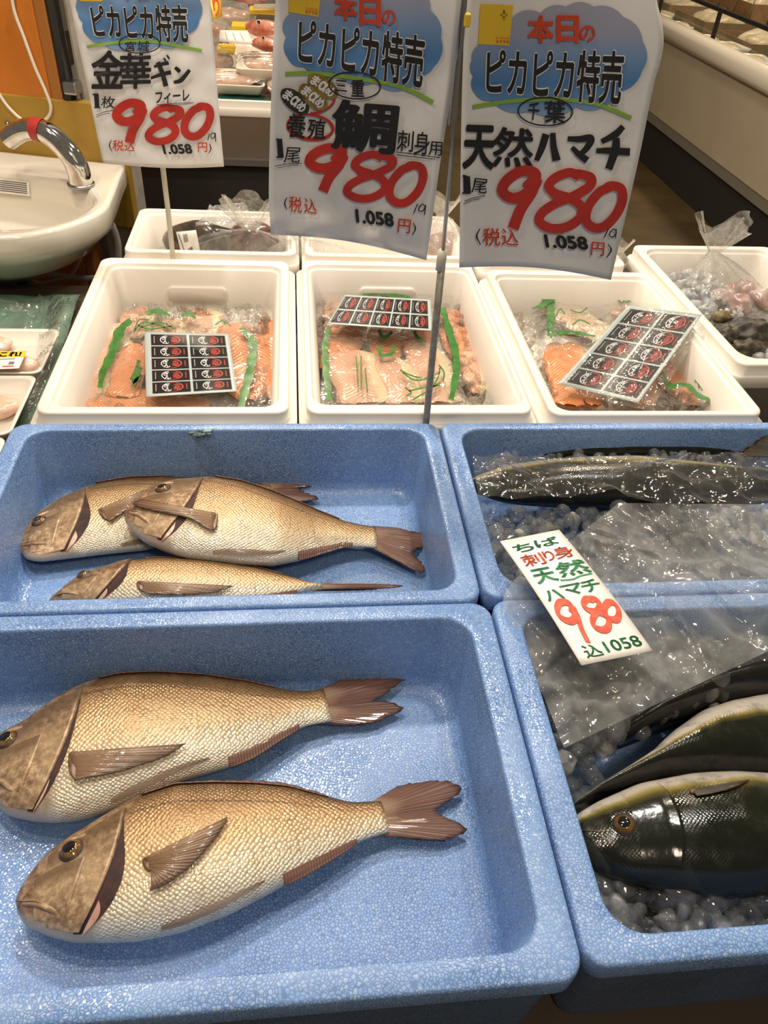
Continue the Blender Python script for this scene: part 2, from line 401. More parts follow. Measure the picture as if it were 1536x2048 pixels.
# tap
fc = P(162, 368, zs); 
sp = [(162, 366, 0), (158, 345, .045), (146, 318, .085), (124, 290, .12), (98, 268, .135), (70, 258, .135), (42, 262, .12), (16, 279, .085)]
tapY = fc[1]
tpts = [PY(x, y, tapY+(.0 if i < 3 else .01*(i-2))) for i, (x, y, z) in enumerate(sp)]
tpts = catmull(tpts, 8)
rad = [.029 - .005*i/len(tpts) for i in range(len(tpts))]
tap = thing('tap', 'curved chrome tap wrapped with red tape on the hand basin', 'tap', fc)
m = MB(); m.tube(tpts, rad, 22, caps=False); m.out('spout', M['chrome'], tap)
m = MB(); m.tube([tpts[-1]+(tpts[-2]-tpts[-1])*.6, tpts[-1]+(tpts[-2]-tpts[-1])*.2], [.017, .017], 18); m.out('outlet', M['steel'], tap)
k0 = int(len(tpts)*.70); 
m = MB(); m.tube(tpts[k0-3:k0+3], [r+.0012 for r in rad[k0-3:k0+3]], 22, caps=False); m.out('red_tape_band', M['red_tape'], tap)['label'] = 'red tape band'
m = MB(); m.tube([fc+[0, 0, -.004], fc+[0, 0, .003]], .033, 24); m.out('base_ring', M['steel'], tap)

# under the basin
trap = thing('drain_trap', 'black drain trap with a ring nut under the hand basin', 'pipe', P(44, 590, .60))
tY = tapY-.12
m = MB(); m.tube([PY(43, 525, tY), PY(44, 548, tY)], .034, 18); m.out('ring_nut', M['black'], trap)
m = MB(); m.tube([PY(45, 500, tY), PY(47, 600, tY), PY(48, 680, tY)], .023, 16); m.out('pipe', M['black'], trap)
pts = [onwall(x, y, .03) for x, y in ((70, 552), (95, 549), (130, 553), (160, 556), (215, 558))]
tag(MB().tube(catmull(pts, 5), .009, 10).out('drain_hose', M['hose']), 'grey hose running level under the basin on the orange panel', 'hose')
pts = [onwall(x, y, .05) for x, y in ((60, 560), (85, 566), (110, 560), (140, 552), (155, 530), (165, 500), (168, 470))]
tag(MB().tube(catmull(pts, 5), .0045, 8).out('thin_hose', M['hose']), 'thin dark cable curling upwards under the basin', 'cable')
pts = [PY(x, y, tapY+.02) for x, y in ((218, 440), (228, 462), (235, 490), (236, 530), (238, 600))]
tag(MB().tube(catmull(pts, 5), .010, 10).out('supply_hose', M['hose']), 'pale supply hose hanging behind the right edge of the basin', 'hose')
q = P(-30, 545, .60)
root = thing('crate', 'blue plastic crate under the basin at the left edge', 'crate', (q[0], q[1], .45))
m = MB(); x0, x1, y0, y1 = q[0]-.22, P(21, 545, .60)[0], q[1]-.15, q[1]+.1
m.loft([rr(x0, x1, y0, y1, .02, .0), rr(x0, x1, y0, y1, .02, .60), rr(x0+.012, x1-.012, y0+.012, y1-.012, .015, .60), rr(x0+.02, x1-.02, y0+.02, y1-.02, .015, .30)])
m.out('shell', M['blue_crate'], root)

# display table carrying the boxes
root = thing('display_table', 'dark table under the rows of foam boxes', 'table', (0, 1.05, 0))
m = MB(); m.box((-.02, 1.02, DECK-.02), (2.6, 1.7, .04)); bev(m.out('table_top', M['wood'], root, smooth=False), .004)
for sx in (-1.2, 1.16):
    for sy in (.25, 1.8):
        m = MB(); m.box((sx, sy, (DECK-.04)/2), (.05, .05, DECK-.04)); m.out('leg', M['wood'], root, smooth=False)
# ------------------------------------------------------------------ foam boxes
def tray_box(name, label, cat, group, x0, x1, y0, y1, rim, base, wall, floor_z, r_out, r_in, material, taper=.012, lip=0, rz=0, grip=False, wf=None):
    wl_, wr_, wfr, wb_ = wf or (wall,)*4
    c = ((x0+x1)/2, (y0+y1)/2)
    root = thing(name, label, cat, (c[0], c[1], base), group); root.rotation_euler.z = 0
    k = .012
    rings = []
    if lip:                                        # white box: stepped double rim
        f = lip
        rings += [rr(x0+.022, x1-.022, y0+.022, y1-.022, r_out*.7, base), rr(x0+.012, x1-.012, y0+.012, y1-.012, r_out*.7, rim-.052),
                  rr(x0+.001, x1-.001, y0+.001, y1-.001, r_out, rim-.05), rr(x0, x1, y0, y1, r_out, rim-.047), rr(x0, x1, y0, y1, r_out, rim-.027),
                  rr(x0+.002, x1-.002, y0+.002, y1-.002, r_out, rim-.024), rr(x0+f, x1-f, y0+f*.6, y1-f*.6, r_out, rim-.022), rr(x0+f, x1-f, y0+f*.6, y1-f*.6, r_out, rim-.004),
                  rr(x0+f+.001, x1-f-.001, y0+f*.6+.001, y1-f*.6-.001, r_out, rim-.001), rr(x0+f+.004, x1-f-.004, y0+f*.6+.004, y1-f*.6-.004, r_out, rim)]
    else:
        rings += [rr(x0+.02, x1-.02, y0+.02, y1-.02, r_out, base), rr(x0+.014, x1-.014, y0+.014, y1-.014, r_out, base+.006), rr(x0+.008, x1-.008, y0+.008, y1-.008, r_out, rim-.034),
                  rr(x0+.001, x1-.001, y0+.001, y1-.001, r_out, rim-.030), rr(x0, x1, y0, y1, r_out, rim-.026), rr(x0, x1, y0, y1, r_out, rim-.004),
                  rr(x0+.0012, x1-.0012, y0+.0012, y1-.0012, r_out, rim-.0012), rr(x0+.004, x1-.004, y0+.004, y1-.004, r_out, rim)]
    def inner(d, z, r): return rr(x0+wl_+d, x1-wr_-d, y0+wfr+d, y1-wb_-d, r, z)
    if lip: rings += [inner(-.010, rim, r_in+.008), inner(-.0085, rim-.001, r_in+.007), inner(-.008, rim-.006, r_in+.006), inner(-.003, rim-.008, r_in+.003), inner(0, rim-.010, r_in)]
    else: rings += [inner(-.003, rim, r_in), inner(-.0008, rim-.0009, r_in), inner(0, rim-.004, r_in)]
    h = rim-floor_z
    rings += [inner(taper*.9, floor_z+.02, r_in), inner(taper*1.05, floor_z+.008, r_in), inner(taper*1.3+.003, floor_z+.002, r_in), inner(taper*1.5+.010, floor_z, r_in)]
    m = MB(); m.loft(rings)
    if rz: m.v = [tuple(p) for p in rot_about(m.v, c, rz)]
    o = m.out('body', material, root)
    if grip:
        g = MB(); gx = (x0+x1)/2; gy = y1-wb_-.004
        w = .062
        def prof(d, ins, rad): return [(p[0], gy-d, p[1]) for p in [(q[0], q[1]) for q in rr(gx-w+ins, gx+w-ins, rim-.078+ins, rim-.042-ins, rad, 0)]]
        g.loft([prof(-.006, 0, .012), prof(.006, 0, .012), prof(.009, .003, .010)])
        if rz: g.v = [tuple(p) for p in rot_about(g.v, c, rz)]
        g.out('hand_grip', material, root)
    return root
BF = .745
M['chip_dirt'] = mat('rim_dirt', (.05, .09, .08), .7, col2=(.14, .22, .26), nscale=200); M['chip_crumb'] = mat('foam_crumb', (.30, .48, .62), .6, col2=(.5, .66, .72), nscale=200)
GB = 'blue foam fish boxes in the front two rows'
tray_box('blue_fish_box', 'blue foam box at the back left holding three sea bream', 'box', GB, -.425, .223, .6235, 1.006, RIM, DECK, .03, BF, .022, .030, M['blue_foam'], wf=(.028, .027, .020, .019))
tray_box('blue_fish_box', 'blue foam box at the front left holding two sea bream', 'box', GB, -.425, .2295, .204, .6205, RIM, DECK, .03, BF, .022, .034, M['blue_foam'], wf=(.03, .030, .026, .024))
tray_box('blue_fish_box', 'blue foam box at the back right with a bagged fish on ice', 'box', GB, .2265, .875, .6275, 1.006, RIM, DECK, .03, BF, .020, .035, M['blue_foam'], wf=(.028, .03, .020, .020))
tray_box('blue_fish_box', 'blue foam box at the front right with dark fish in ice', 'box', GB, .2325, .875, .2125, .6245, RIM-.001, DECK, .03, BF, .020, .034, M['blue_foam'], wf=(.030, .03, .024, .024))
chip = thing('rim_crumb', 'chipped dirty spot on the back rim of the back left blue box', 'damage', P(408, 862, RIM))
for k, (x, y, r, m_) in enumerate(((385, 866, .0045, 'dirt'), (398, 870, .006, 'dirt'), (412, 860, .007, 'crumb'), (426, 857, .0055, 'crumb'), (405, 862, .004, 'dirt'), (436, 855, .004, 'crumb'), (418, 868, .003, 'dirt'))):
    c = P(x, y, RIM-.001); MB().blob((c[0], c[1], c[2]), (r*1.5, r*.8, r*.5), 200+k, .6, 2.5, 14, 8).out('crumb', M['chip_'+m_], chip)
GW = 'white foam boxes on the display table'
WF = .755
tray_box('white_foam_box', 'white foam box at the left of the front white row, salmon fillets on ice inside', 'box', GW, -.416, .000, 1.026, 1.628, RIM, DECK, .03, WF, .022, .020, M['white_foam'], lip=.013, grip=True, wf=(.040, .038, .034, .044))
tray_box('white_foam_box', 'white foam box in the middle of the front white row behind the grey pole', 'box', GW, .003, .401, 1.026, 1.636, RIM, DECK, .03, WF, .022, .020, M['white_foam'], lip=.012, grip=True, wf=(.031, .030, .040, .040))
tray_box('white_foam_box', 'white foam box at the right of the front white row with the tilted label sheet', 'box', GW, .404, .804, 1.020, 1.606, RIM, DECK, .03, WF, .022, .020, M['white_foam'], lip=.012, wf=(.034, .032, .028, .040))
tray_box('white_foam_box', 'white foam box at the far right with octopus and shellfish', 'box', GW, .806, 1.185, 1.190, 1.765, RIM+.001, DECK, .03, WF, .022, .030, M['white_foam'], lip=.008, rz=math.radians(1.5), wf=(.036, .036, .036, .036))
tray_box('white_foam_box', 'white foam box behind the left salmon box, bagged dark fish inside', 'box', GW, -.372, .010, 1.650, 1.915, RIM, DECK, .03, WF, .022, .020, M['white_foam'], lip=.006, wf=(.026, .026, .026, .026))
tray_box('white_foam_box', 'white foam box hidden behind the middle price sign', 'box', GW, .016, .400, 1.650, 1.915, RIM, DECK, .03, WF, .022, .020, M['white_foam'], lip=.006, wf=(.026, .026, .026, .026))
tray_box('white_foam_box', 'white foam box behind the right salmon box, mostly hidden by the right price sign', 'box', GW, .412, .76, 1.625, 1.90, RIM, DECK, .03, WF, .022, .020, M['white_foam'], lip=.006, wf=(.026, .026, .026, .026))
# ------------------------------------------------------------------ fish
def fish_mat(name, ramp, head_ramp, head_s, scale_mm, lateral=None, metallic=.2, rough=.3, scale_dark=.62, bumpk=.5, blotch=(.55, .38, .22), stripe=None):
    t = NT(name); st = t.uv('UVMap'); mm = t.uv('metres')
    sp = t.n('ShaderNodeSeparateXYZ'); t.l(st, sp.inputs[0]); s, v = sp.outputs[0], sp.outputs[1]
    nz = t.noise(26, 4)
    vj = t.math('ADD', v, t.math('MULTIPLY', t.math('SUBTRACT', nz, .5), .12))
    body = t.ramp(vj, ramp)
    bl = t.ramp(t.noise(38, 5, rough=.65), [(.52, (0, 0, 0)), (.75, (.6, .6, .6))])
    body = t.mix(bl, body, blotch)
    mp = t.n('ShaderNodeMapping'); mp.inputs['Rotation'].default_value = (0, 0, math.radians(45)); k = 1000/scale_mm
    mp.inputs['Scale'].default_value = (k, k*1.12, 1); t.l(mm, mp.inputs[0])
    vo = t.n('ShaderNodeTexVoronoi'); vo.voronoi_dimensions = '2D'; vo.inputs['Scale'].default_value = 1; vo.inputs['Randomness'].default_value = .38; t.l(mp.outputs[0], vo.inputs['Vector'])
    d = vo.outputs['Distance']
    sc = t.ramp(d, [(.32, (1, 1, 1)), (.62, (scale_dark,)*3)])
    body = t.mix(1.0, body, sc, 'MULTIPLY')
    if lateral:
        f = t.math('SUBTRACT', v, t.math('ADD', lateral[0], t.math('MULTIPLY', s, lateral[1])))
        ln = t.ramp(t.math('ABSOLUTE', f), [(.004, (.7, .7, .7)), (.013, (0, 0, 0))]); body = t.mix(ln, body, (.09, .055, .03))
    head = t.ramp(t.noise(120, 6, rough=.7), head_ramp)
    hv = t.mix(t.ramp(v, [(.02, (.2, .2, .2)), (.2, (1, 1, 1))]), (.50, .42, .34), head)
    edge = t.math('ADD', s, t.math('MULTIPLY', t.math('SUBTRACT', t.noise(20, 3), .5), .05))
    edge = t.math('SUBTRACT', edge, t.math('MULTIPLY', t.math('SUBTRACT', v, .5), .12))
    hm = t.ramp(edge, [(head_s-.015, (1, 1, 1)), (head_s+.015, (0, 0, 0))])
    col = t.mix(hm, body, hv)
    b = t.bsdf(Base_Color=col, Metallic=metallic)
    t.l(t.ramp(t.noise(60, 3), [(.35, (rough-.08,)*3), (.7, (rough+.14,)*3)]), b.inputs['Roughness'])
    inv = t.math('MULTIPLY', t.math('SUBTRACT', 1.0, d), t.math('SUBTRACT', 1.0, hm))
    h = t.math('ADD', inv, t.math('MULTIPLY', t.noise(120, 4, rough=.6), .5))
    t.l(t.bump(h, bumpk, .0016), b.inputs['Normal'])
    return t.done(b.outputs[0])
M['tai'] = fish_mat('sea_bream_skin', [(0, (.68, .63, .52)), (.2, (.66, .56, .40)), (.42, (.61, .42, .225)), (.70, (.40, .235, .10)), (.93, (.135, .075, .03))],
                    [(.34, (.11, .06, .032)), (.5, (.30, .18, .095)), (.66, (.46, .33, .21))], .262, 4.0, lateral=(.86, -.20), metallic=.3, bumpk=.7, scale_dark=.66, blotch=(.46, .28, .15))
def headskin(name, stops, rough=.28):
    t = NT(name); c = t.mix(t.ramp(t.noise(16, 3), [(.35, (0,)*3), (.65, (.55,)*3)]), t.ramp(t.noise(130, 6, rough=.7), stops), (.50, .36, .21)); sp = t.n('ShaderNodeSeparateXYZ'); t.l(t.uv('UVMap'), sp.inputs[0]); c = t.mix(t.ramp(t.math('ADD', sp.outputs[1], t.math('MULTIPLY', t.noise(30, 3), .3)), [(.72, (0,)*3), (1.0, (.8,)*3)]), c, (.12, .07, .035)); b = t.bsdf(Base_Color=c, Metallic=.2, Roughness=rough+.1)
    t.l(t.bump(t.noise(90, 5), .35, .002), b.inputs['Normal']); return t.done(b.outputs[0])
M['tai_head'] = headskin('sea_bream_head', [(.36, (.09, .05, .028)), (.5, (.30, .18, .095)), (.64, (.54, .40, .25))])
M['gill'] = mat('gill_red', (.016, .004, .003), .7, col2=(.06, .012, .010), nscale=70)
M['flesh'] = mat('pink_flesh', (.50, .27, .21), .25, col2=(.62, .42, .34), nscale=60)
def finmat(name, col, ray_, n=26, alpha=.12, base=None):
    t = NT(name); sp = t.n('ShaderNodeSeparateXYZ'); t.l(t.uv('UVMap'), sp.inputs[0])
    w = t.math('SINE', t.math('MULTIPLY', sp.outputs[1], n*6.283)); w = t.math('ADD', t.math('MULTIPLY', w, .5), .5)
    c = t.mix(t.math('MULTIPLY', w, t.ramp(t.noise(40, 3), [(.3, (.3,)*3), (.7, (1,)*3)])), col, ray_)
    c = t.mix(t.math('MULTIPLY', t.math('POWER', sp.outputs[0], 4.0), .6), c, (.05, .025, .02))
    if base: c = t.mix(t.ramp(t.math('ADD', sp.outputs[0], t.math('MULTIPLY', t.noise(50, 3), .15)), [(.18, (1, 1, 1)), (.48, (0, 0, 0))]), c, base)
    b = t.bsdf(Base_Color=c, Roughness=.32, Coat_Weight=.3); t.l(t.bump(w, .5, .001), b.inputs['Normal'])
    tl = t.n('ShaderNodeBsdfTransparent'); mx = t.n('ShaderNodeMixShader'); mx.inputs[0].default_value = alpha
    t.l(b.outputs[0], mx.inputs[1]); t.l(tl.outputs[0], mx.inputs[2]); return t.done(mx.outputs[0])
M['tai_fin'] = finmat('bream_fin', (.20, .10, .07), (.10, .045, .032)); M['tai_tail'] = finmat('bream_tail', (.22, .11, .075), (.12, .055, .038), 44, .06, (.40, .27, .18))
M['tai_pec'] = finmat('bream_pectoral', (.32, .19, .11), (.13, .07, .035), 20, .30)
M['eye_gold'] = mat('eye_gold', (.15, .075, .022), .12, .3, col2=(.26, .15, .05), nscale=160); M['eye_black'] = mat('eye_pupil', (.006, .006, .007), .05, coat=.8); M['eye_dark'] = mat('eye_ring', (.05, .03, .02), .45)

M['fin_dark'] = mat('fin_base', (.12, .065, .035), .3, col2=(.22, .12, .07), nscale=80)
class Fish:
    def __init__(s, name, label, cat, group, dors, vent, head, tail, base, bmax, zpl, bprof=None, yellow=False):
        bx, by = bprof or ([0, .02, .06, .15, .28, .42, .6, .8, .93, 1], [.10, .30, .5, .78, .96, 1, .74, .36, .22, .2])
        s.bf = lambda q: bmax*float(np.interp(q, bx, by)); s.base = base if callable(base) else (lambda q: base); s.bmax = bmax
        s.zpl = zpl; s.H = P(*head, s.zc(0)); s.T = P(*tail, s.zc(1)); d = (s.T-s.H)*[1, 1, 0]; s.L = np.linalg.norm(d); s.ex = d/s.L
        def onmid(x, y):                  # outline point on the level of the fish's own middle
            z = zpl
            for _ in range(3): z = s.zc(float(np.clip((P(x, y, z)-s.H)@s.ex/s.L, 0, 1)))
            return P(x, y, z)
        c_ = (s.H+s.T)/2-EYE; s.k = abs((c_[1])/c_[2])*.9
        D = [onmid(x, y) for x, y in dors]; V = [onmid(x, y) for x, y in vent]
        ey = np.array([-s.ex[1], s.ex[0], 0]); mid = np.mean(D, 0)-np.mean(V, 0); s.ey = ey if ey@mid > 0 else -ey
        def prof(pts):
            q = sorted([((p-s.H)@s.ex/s.L, (p-s.H)@s.ey) for p in pts]); xs = np.array([a for a, b in q]); ys = np.array([b for a, b in q])
            g = np.linspace(0, 1, 401); y = np.interp(g, np.r_[0, xs[(xs > .004)]], np.r_[0, ys[(xs > .004)]])
            k = np.hanning(25); k /= k.sum(); yp = np.r_[np.full(12, y[0]), y, np.full(12, y[-1])]; ysm = np.convolve(yp, k, 'valid')
            w = np.clip(g/.06, 0, 1); return y*(1-w)+ysm*w
        s.D, s.V = prof(D), prof(V); s.g = np.linspace(0, 1, 401)
        s.root = thing(name, label, cat, (*(s.H+s.ex*s.L*.5)[:2], s.base(.5)), group); s.cat = cat
    def yc(s, q):                          # centre line and half height; the outline seen is that of a rounded body
        D, V = np.interp(q, s.g, s.D), np.interp(q, s.g, s.V); A = max((D-V)/2, .0008); b = s.bf(q)*s.k
        return (D+V)/2, max(A*A-b*b, (.62*A)**2)**.5
    def zc(s, q): return s.base(q)+s.bmax*.95*(1-.28*q**3)
    def S(s, q, t, off=0.):
        def f(q, t): yc, a = s.yc(q); return s.H*[1, 1, 0]+s.ex*(q*s.L)+s.ey*(yc+a*t)+np.array([0, 0, s.zc(q)+s.bf(q)*max(0, 1-abs(t)**2.2)**.5])
        p = f(q, t)
        if off:
            e = .01; du = f(min(q+e, 1), t)-f(max(q-e, 0), t); dv = f(q, min(t+e*2, .999))-f(q, max(t-e*2, -.999)); n = np.cross(du, dv); n /= (np.linalg.norm(n)+1e-9)
            if n[2] < 0: n = -n
            p = p+n*off
        return p
    def height(s, p):
        d = p-s.H; q = float(np.clip(d[:2]@s.ex[:2]/s.L, 0, 1)); yc, a = s.yc(q); t = (d[:2]@s.ey[:2]-yc)/a
        return s.zc(q)+s.bf(q)*max(0, 1-min(abs(t), 1)**2.2)**.5
    def onbody(s, x, y, off=.002):
        z = s.zpl
        for _ in range(5): z = s.height(P(x, y, z))+off
        return P(x, y, z)
    def body(s, m, ns=96, nt=44):
        q_ = np.r_[0.0, (np.linspace(.03, 1, ns))**1.35]; V = []; U = []; U2 = []
        for q in q_:
            yc, a = s.yc(q); b = s.bf(q); zc = s.zc(q); 
            if q == 0: a = a*.3; b *= .3
            for k in range(nt):
                ph = 2*math.pi*k/nt; t = math.cos(ph); h = max(0, 1-abs(t)**2.2)**.5
                z = zc+(b if math.sin(ph) >= 0 else -b*.95)*h
                p = s.H*[1, 1, 0]+s.ex*(q*s.L)+s.ey*(yc+a*t)+np.array([0, 0, z]); V.append(p); U.append((q, (t+1)/2)); U2.append((q*s.L, yc+a*math.copysign(abs(math.asin(max(-1, min(1, t))))/1.57*1.25, t)))
        n = len(q_); F = [(i*nt+k, i*nt+(k+1) % nt, (i+1)*nt+(k+1) % nt, (i+1)*nt+k) for i in range(n-1) for k in range(nt)]
        F += [tuple(range(nt)), tuple(range((n-1)*nt, n*nt))]
        return link_mesh('body', V, F, m, s.root, uv=U, uv2=U2, recalc=True)
    def patch(s, name, m, qt, nu, nv, parent=None, uv=True):   # qt(a,b) -> (s, t, offset)
        V, U, U2 = [], [], []
        for i in range(nu+1):
            for j in range(nv+1):
                q, t, o = qt(i/nu, j/nv); V.append(s.S(q, t, o)); yc, a = s.yc(q); U.append((i/nu, j/nv)); U2.append((q*s.L, yc+a*t))
        return link_mesh(name, V, grid_faces(nu, nv), m, parent or s.root, uv=U, uv2=U2)
    def eye(s, q, t, r):
        c = s.S(q, t, -r*.35); n = s.S(q, t, .01)-s.S(q, t, 0); n /= np.linalg.norm(n)
        a = np.cross(n, s.ey); a /= np.linalg.norm(a); b = np.cross(n, a)
        prof = [(.0, .98, 0), (.30, .95, 0), (.52, .88, 0), (.57, .86, 1), (.72, .78, 1), (.84, .62, 1), (.88, .58, 2), (1.05, .42, 2), (1.2, .2, 2)]
        V, F, mi = [], [], []; N = 26
        for rr_, h, k in prof: V += [c+r*(rr_*math.cos(2*math.pi*i/N)*a+rr_*math.sin(2*math.pi*i/N)*b+h*n) for i in range(N)]
        for j in range(len(prof)-1):
            for i in range(N): F.append((j*N+i, j*N+(i+1) % N, (j+1)*N+(i+1) % N, (j+1)*N+i)); mi.append(prof[j][2])
        link_mesh('eye', V, F, [M['eye_black'], M['eye_gold'], M['eye_dark']], s.root, matidx=mi, recalc=True)
    def fin(s, name, m, b0, b1, trail, zf, ni=14, nj=46, jag=.02, cor=.0012, thick=.0012, rays=24, parent=None):
        T = resample(catmull([np.array(p, float) for p in trail], 10), nj+1); V, U = [], []
        for i in range(ni+1):
            for j in range(nj+1):
                a = i/ni; bpt = np.array(b0)*(1-j/nj)+np.array(b1)*(j/nj); e = T[j]
                if i == ni: e = e+(bpt-e)*abs(noise.noise(Vector((j*.9, s.L*70, 3))))*jag*3
                p = bpt*(1-a)+e*a; w = zf(p[0], p[1], a, j/nj); w = w+np.array([0, 0, cor*math.sin(j/nj*rays*6.283)*a**.5]); V.append(w); U.append((a, j/nj))
        o = link_mesh(name, V, grid_faces(ni, nj), m, parent or s.root, uv=U); return solid(o, thick)
    def edge_fin(s, name, m, s0, s1, side, hmax, spikes, zk=.25, lay=.25, seed=1):
        n = 60; V, U = [], []
        for i in range(n+1):
            q = s0+(s1-s0)*i/n; yc, a = s.yc(q); y = yc+side*a; env = (math.sin(math.pi*min(1, i/n*1.0))**.4)*(.8+.2*i/n)
            fr = (i/n*spikes) % 1; h = hmax*env*(1-.45*fr+.12*noise.noise(Vector((i*.6, seed, 0))))
            for k, (f, zz) in enumerate(((-.10, .25), (.0, .15), (.5, .03), (1, -.05))):
                yy = y+side*h*f if f >= 0 else y+side*a*f
                z = s.zc(q)+(s.bf(q)*max(0, 1-min(.999, abs((yy-yc)/a))**2.2)**.5 if f < 0 else 0)+zz*s.bf(q)*zk+.001; V.append(s.H*[1, 1, 0]+s.ex*(q*s.L)+s.ey*yy+np.array([0, 0, z])); U.append((max(0, f)*.7, i/n))
        return solid(link_mesh(name, V, grid_faces(n, 3), m, s.root, uv=U), .0012)

def bream(label, dors, vent, head, tail, tailbase, trail, base, pec, eye=(.155, .42, .0105), zpl=.775, tz=(.775, .750), slit=1.0, tailz=None, bmax=.033, dfin=.0045):
    f = Fish('sea_bream', label, 'fish', 'whole sea bream in the blue foam boxes', dors, vent, head, tail, base, bmax, zpl)
    f.body(M['tai'])
    sg = lambda t: .222+.070*t+.035*(1-t*t)
    # gill opening, gill cover, cheek
    f.patch('gill_opening', M['gill'], lambda a, b: ((lambda t: (sg(t)-.012+a*(.014+.075*slit*math.sin(math.pi*min(1, max(0, (b+.02))))**.8*(1-.92*b)), t, .0008))(-.93+1.45*b)), 4, 30)
    f.patch('gill_flesh', M['flesh'], lambda a, b: ((lambda t: (sg(t)+.010*slit+a*.020*slit*math.sin(math.pi*b), t, .0013))(-.95+.40*b)), 4, 14)
    f.patch('gill_cover', M['tai_head'], lambda a, b: ((lambda t: (.085+(sg(t)-.085)*min(1, a*1.06), t, (-.001 if a > .97 else .0004+.0042*a*a*(1-.5*abs(t)))))(-.90+1.62*b)), 18, 26)
    f.patch('cheek', M['tai_head'], lambda a, b: ((lambda t: (.055+(.105+.05*t+.02*(1-t*t))*min(1, a*1.06), t, (.0003 if a > .97 else .0006+.0022*a*a*math.sin(math.pi*b)**.5)))(-.80+1.05*b)), 14, 20)
    f.patch('jaw', M['tai_head'], lambda a, b: (.025+.10*a, -.30-.38*a-.22*(b-.5)*(1-a*.3), .0006+.0014*math.sin(math.pi*b)*math.sin(math.pi*a)**.5), 14, 8)
    f.patch('mouth_line', M['eye_dark'], lambda a, b: (.014+.075*a, -.22-.25*a+.05*(b-.5)*(1-a), .0022), 12, 2)
    f.eye(*eye)
    f.patch('brow', M['tai_head'], lambda a, b: (eye[0]-.035+.075*a, eye[1]+.17+.06*math.sin(math.pi*a)+.10*(b-.5), .0006+.002*math.sin(math.pi*a)*math.sin(math.pi*b)), 10, 6)
    z0, z1 = tz
    f.fin('tail_fin', M['tai_tail'], tailbase[0], tailbase[1], trail, tailz or (lambda x, y, a, v: P(x, y, f.zc(1)+.003*math.sin(v*3.14)*(1-a)-(f.zc(1)-f.base(1))*.45*a)), jag=.05)
    if pec:
        c0 = f.onbody((pec[0][0]+pec[1][0])/2, (pec[0][1]+pec[1][1])/2, .001); e0 = P(*pec[0], c0[2])-P(*pec[1], c0[2]); h0 = np.linalg.norm(e0)/2
        MB().blob(c0, (.004, h0*1.0, .0022), 3, .25, 2, 16, 10, math.atan2(e0[1], e0[0])-math.pi/2).out('fin_base', M['fin_dark'], f.root)
    if pec: f.fin('pectoral_fin', M['tai_pec'], pec[0], pec[1], pec[2], lambda x, y, a, v: f.onbody(x, y, .0022+.005*math.sin(a*2.6)), ni=12, nj=34, rays=14, cor=.0006)
    f.edge_fin('dorsal_fin', M['tai_fin'], .33, .85, 1, dfin, 11)
    f.edge_fin('anal_fin', M['tai_fin'], .68, .90, -1, .006, 1, seed=5)
    f.patch('pelvic_fin', M['tai_pec'], lambda a, b: (.36+.27*a, -.955+.10*a+.075*(b-.5)*math.sin(math.pi*min(1, a*.85+.1))**.6, .0010+.0014*math.sin(math.pi*a)), 20, 6)
    return f
tbase = BF+.001
bream('sea bream nearest the viewer, whole and uncovered in the front left blue box',
      [(45, 1770), (65, 1742), (91, 1712), (130, 1680), (169, 1657), (221, 1625), (273, 1595), (352, 1569), (423, 1565), (508, 1566), (573, 1571), (651, 1592), (703, 1605), (762, 1602)],
      [(34, 1826), (49, 1852), (98, 1875), (150, 1888), (215, 1887), (280, 1884), (365, 1866), (456, 1832), (540, 1788), (600, 1752), (651, 1722), (690, 1700), (723, 1682), (762, 1669)],
      (31, 1800), (770, 1634), ((738, 1607), (738, 1674)), [(800, 1570), (870, 1560), (918, 1563), (924, 1583), (900, 1602), (872, 1622), (905, 1636), (935, 1657), (918, 1674), (892, 1682), (830, 1678), (775, 1672)],
      tbase, ((288, 1716), (303, 1742), [(462, 1630), (442, 1664), (395, 1720), (345, 1762), (300, 1783)]), eye=(.148, .46, .0112))
bream('sea bream behind the nearest one, its head cut by the left photo edge',
      [(-28, 1498), (0, 1467), (52, 1441), (98, 1408), (130, 1385), (182, 1363), (241, 1350), (312, 1346), (417, 1351), (495, 1362), (573, 1380), (612, 1383), (650, 1376)],
      [(-40, 1560), (-20, 1600), (13, 1633), (65, 1645), (110, 1648), (163, 1643), (230, 1620), (300, 1592), (365, 1563), (456, 1537), (508, 1512), (560, 1478), (612, 1452), (655, 1444)],
      (-46, 1535), (655, 1412), ((622, 1388), (622, 1444)), [(703, 1350), (760, 1342), (808, 1342), (820, 1354), (790, 1378), (745, 1404), (775, 1402), (808, 1413), (800, 1425), (749, 1446), (690, 1450), (650, 1448)],
      tbase, ((140, 1504), (150, 1560), [(375, 1487), (340, 1510), (270, 1535), (210, 1550), (155, 1558)]), eye=(.085, .48, .0112), slit=.35)
bream('sea bream lying on top of another bream in the back left blue box',
      [(262, 1007), (300, 976), (350, 961), (425, 956), (487, 966), (550, 986), (625, 1017), (687, 1042), (725, 1050), (748, 1053)],
      [(250, 1045), (262, 1066), (287, 1086), (337, 1108), (375, 1119), (475, 1130), (544, 1133), (600, 1122), (640, 1108), (687, 1095), (720, 1094), (748, 1096)],
      (248, 1030), (752, 1072), ((716, 1051), (716, 1090)), [(790, 1055), (840, 1066), (867, 1070), (862, 1088), (826, 1106), (850, 1128), (856, 1142), (835, 1143), (790, 1120), (742, 1097)],
      lambda q: .782-.034*min(1, q/.75), ((432, 1026), (428, 1060), [(280, 998), (262, 1008), (300, 1020), (370, 1034), (415, 1058)]), eye=(.14, .42, .0105), zpl=.805, tz=(.762, .752), slit=.7)
